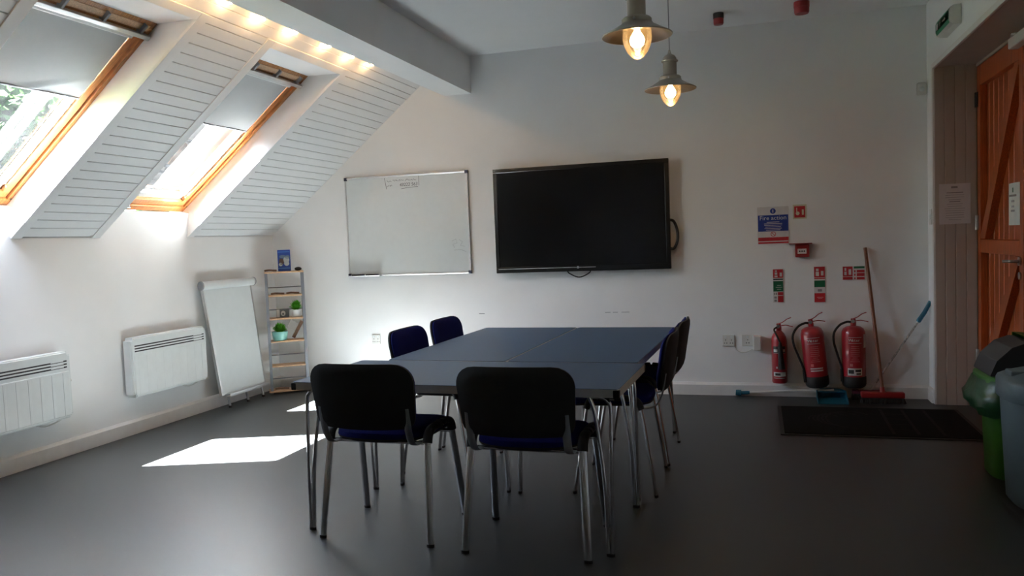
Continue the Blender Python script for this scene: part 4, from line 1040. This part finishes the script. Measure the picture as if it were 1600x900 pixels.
MB().box(-.095, -.012, -.004, .002, .070, .15, 0).build('panel', mat('frame_grey', (.40, .38, .36), .6), o)
tag(o, 'grey picture with a brown edge leaning diagonally behind the teal bowl', 'picture')

# ------------------------------------------------------------------ outside: trees, ground
g = MB().box(-70, XL-.35, -50, 60, -1.1, -1.0); struct(g.build('ground_outside', grass_m))
def tree(x, y, h, cr, n, lab, seed, low=.30):
    o = empty('garden_tree', (x, y, -1.0)); rr = random.Random(seed)
    b = MB().tube([(0, 0, 0), (.1, .05, h*.35), (-.05, .1, h*.7)], .16, 10, radii=[1.3, 1, .5])
    for k in range(6):
        a = rr.uniform(0, 2*PI); b.tube([(.05, .05, h*(.3+.06*k)), (math.cos(a)*cr*.6, math.sin(a)*cr*.6, h*(.5+.07*k))], .05, 6, radii=[1, .4])
    b.build('trunk', bark, o)
    b = MB(); cl = [(rr.uniform(-1, 1)*cr*.7, rr.uniform(-1, 1)*cr*.7, h*rr.uniform(low, .95)) for _ in range(22)]
    for i in range(n):
        c = rr.choice(cl); d = Vector((rr.gauss(0, 1), rr.gauss(0, 1), rr.gauss(0, 1))).normalized()*cr*.38*rr.random()**.35
        p_ = Vector(c)+d; u = Vector((rr.uniform(-1, 1), rr.uniform(-1, 1), rr.uniform(-.6, .6))).normalized(); w = u.orthogonal().normalized(); s_ = rr.uniform(.10, .20)
        b.add([p_-u*s_, p_+w*s_*.5, p_+u*s_, p_-w*s_*.5], [(0, 1, 2, 3)], 0)
    b.build('crown', leaf_o, o)
    tag(o, lab, 'tree', 'trees beyond the roof windows'); return o
tree(-13.0, 15.9, 5.3, 1.6, 8000, 'green tree glimpsed through the roof window nearer the whiteboard', 3, .25)
tree(-13.5, 11.0, 6.2, 1.7, 8000, 'green tree glimpsed through the roof window with the creased blind', 8, .35)

# ------------------------------------------------------------------ light
w = bpy.data.worlds.new('sky'); scn.world = w; w.use_nodes = True; nt = w.node_tree
bg = nt.nodes['Background']; sky = nt.nodes.new('ShaderNodeTexSky'); sky.sky_type = 'NISHITA'; sky.sun_disc = False
SUND = Vector((.395, .55, -1)).normalized()
sky.sun_elevation = math.asin(-SUND.z); sky.sun_rotation = math.atan2(-SUND.x, -SUND.y); sky.dust_density = 3; sky.altitude = 50
mx = nt.nodes.new('ShaderNodeMix'); mx.data_type = 'RGBA'; mx.inputs['Factor'].default_value = .75
nt.links.new(sky.outputs['Color'], mx.inputs['A']); mx.inputs['B'].default_value = (.285, .31, .31, 1)
sc_ = nt.nodes.new('ShaderNodeVectorMath')
nt.links.new(mx.outputs['Result'], bg.inputs['Color']); bg.inputs['Strength'].default_value = 3.5
sl = bpy.data.lights.new('sun', 'SUN'); sl.energy = 380; sl.angle = math.radians(.6); sl.color = (.985, 1, 1)
so = bpy.data.objects.new('sun', sl); C.objects.link(so); so.rotation_euler = SUND.to_track_quat('-Z', 'Y').to_euler(); so.location = (-10, -6, 14)
# sky portals over the two panes (sampling only)
for o in (O1, O2):
    al = bpy.data.lights.new('sky_portal', 'AREA'); al.shape = 'RECTANGLE'; al.size = S1-S0; al.size_y = o[1]-o[0]; al.cycles.is_portal = True
    ao = bpy.data.objects.new('sky_portal', al); C.objects.link(ao)
    q = SP((S0+S1)/2, .36); ao.matrix_world = Matrix.Translation((q[0], (o[0]+o[1])/2, q[1])) @ Matrix(((TX, 0, -TZ, 0), (0, 1, 0, 0), (TZ, 0, TX, 0), (0, 0, 0, 1)))

# ------------------------------------------------------------------ camera
cam = bpy.data.cameras.new('camera'); co = bpy.data.objects.new('camera', cam); C.objects.link(co); scn.camera = co
yaw, pitch, roll = .30032, -.05743, -.03882
cy, sy = math.cos(yaw), math.sin(yaw); cp_, sp_ = math.cos(pitch), math.sin(pitch)
fw = Vector((-sy*cp_, cy*cp_, sp_)); rt = Vector((cy, sy, 0)); uu = rt.cross(fw)
r2 = math.cos(roll)*rt+math.sin(roll)*uu; u2 = -math.sin(roll)*rt+math.cos(roll)*uu
co.matrix_world = Matrix(((r2.x, u2.x, -fw.x, 0), (r2.y, u2.y, -fw.y, 0), (r2.z, u2.z, -fw.z, 1.27), (0, 0, 0, 1)))
cam.sensor_fit = 'HORIZONTAL'; cam.sensor_width = 36; cam.lens = 36*1245/1600; cam.clip_start = .02; cam.clip_end = 300

vs_ = scn.view_settings; vs_.view_transform = 'Standard'; vs_.look = 'None'; vs_.exposure = 1.82; vs_.gamma = 1; vs_.use_curve_mapping = False
cyc = scn.cycles; cyc.use_denoising = True; cyc.max_bounces = 12; cyc.diffuse_bounces = 8; cyc.glossy_bounces = 5; cyc.transparent_max_bounces = 12
cyc.caustics_reflective = False; cyc.caustics_refractive = False; cyc.sample_clamp_indirect = 8
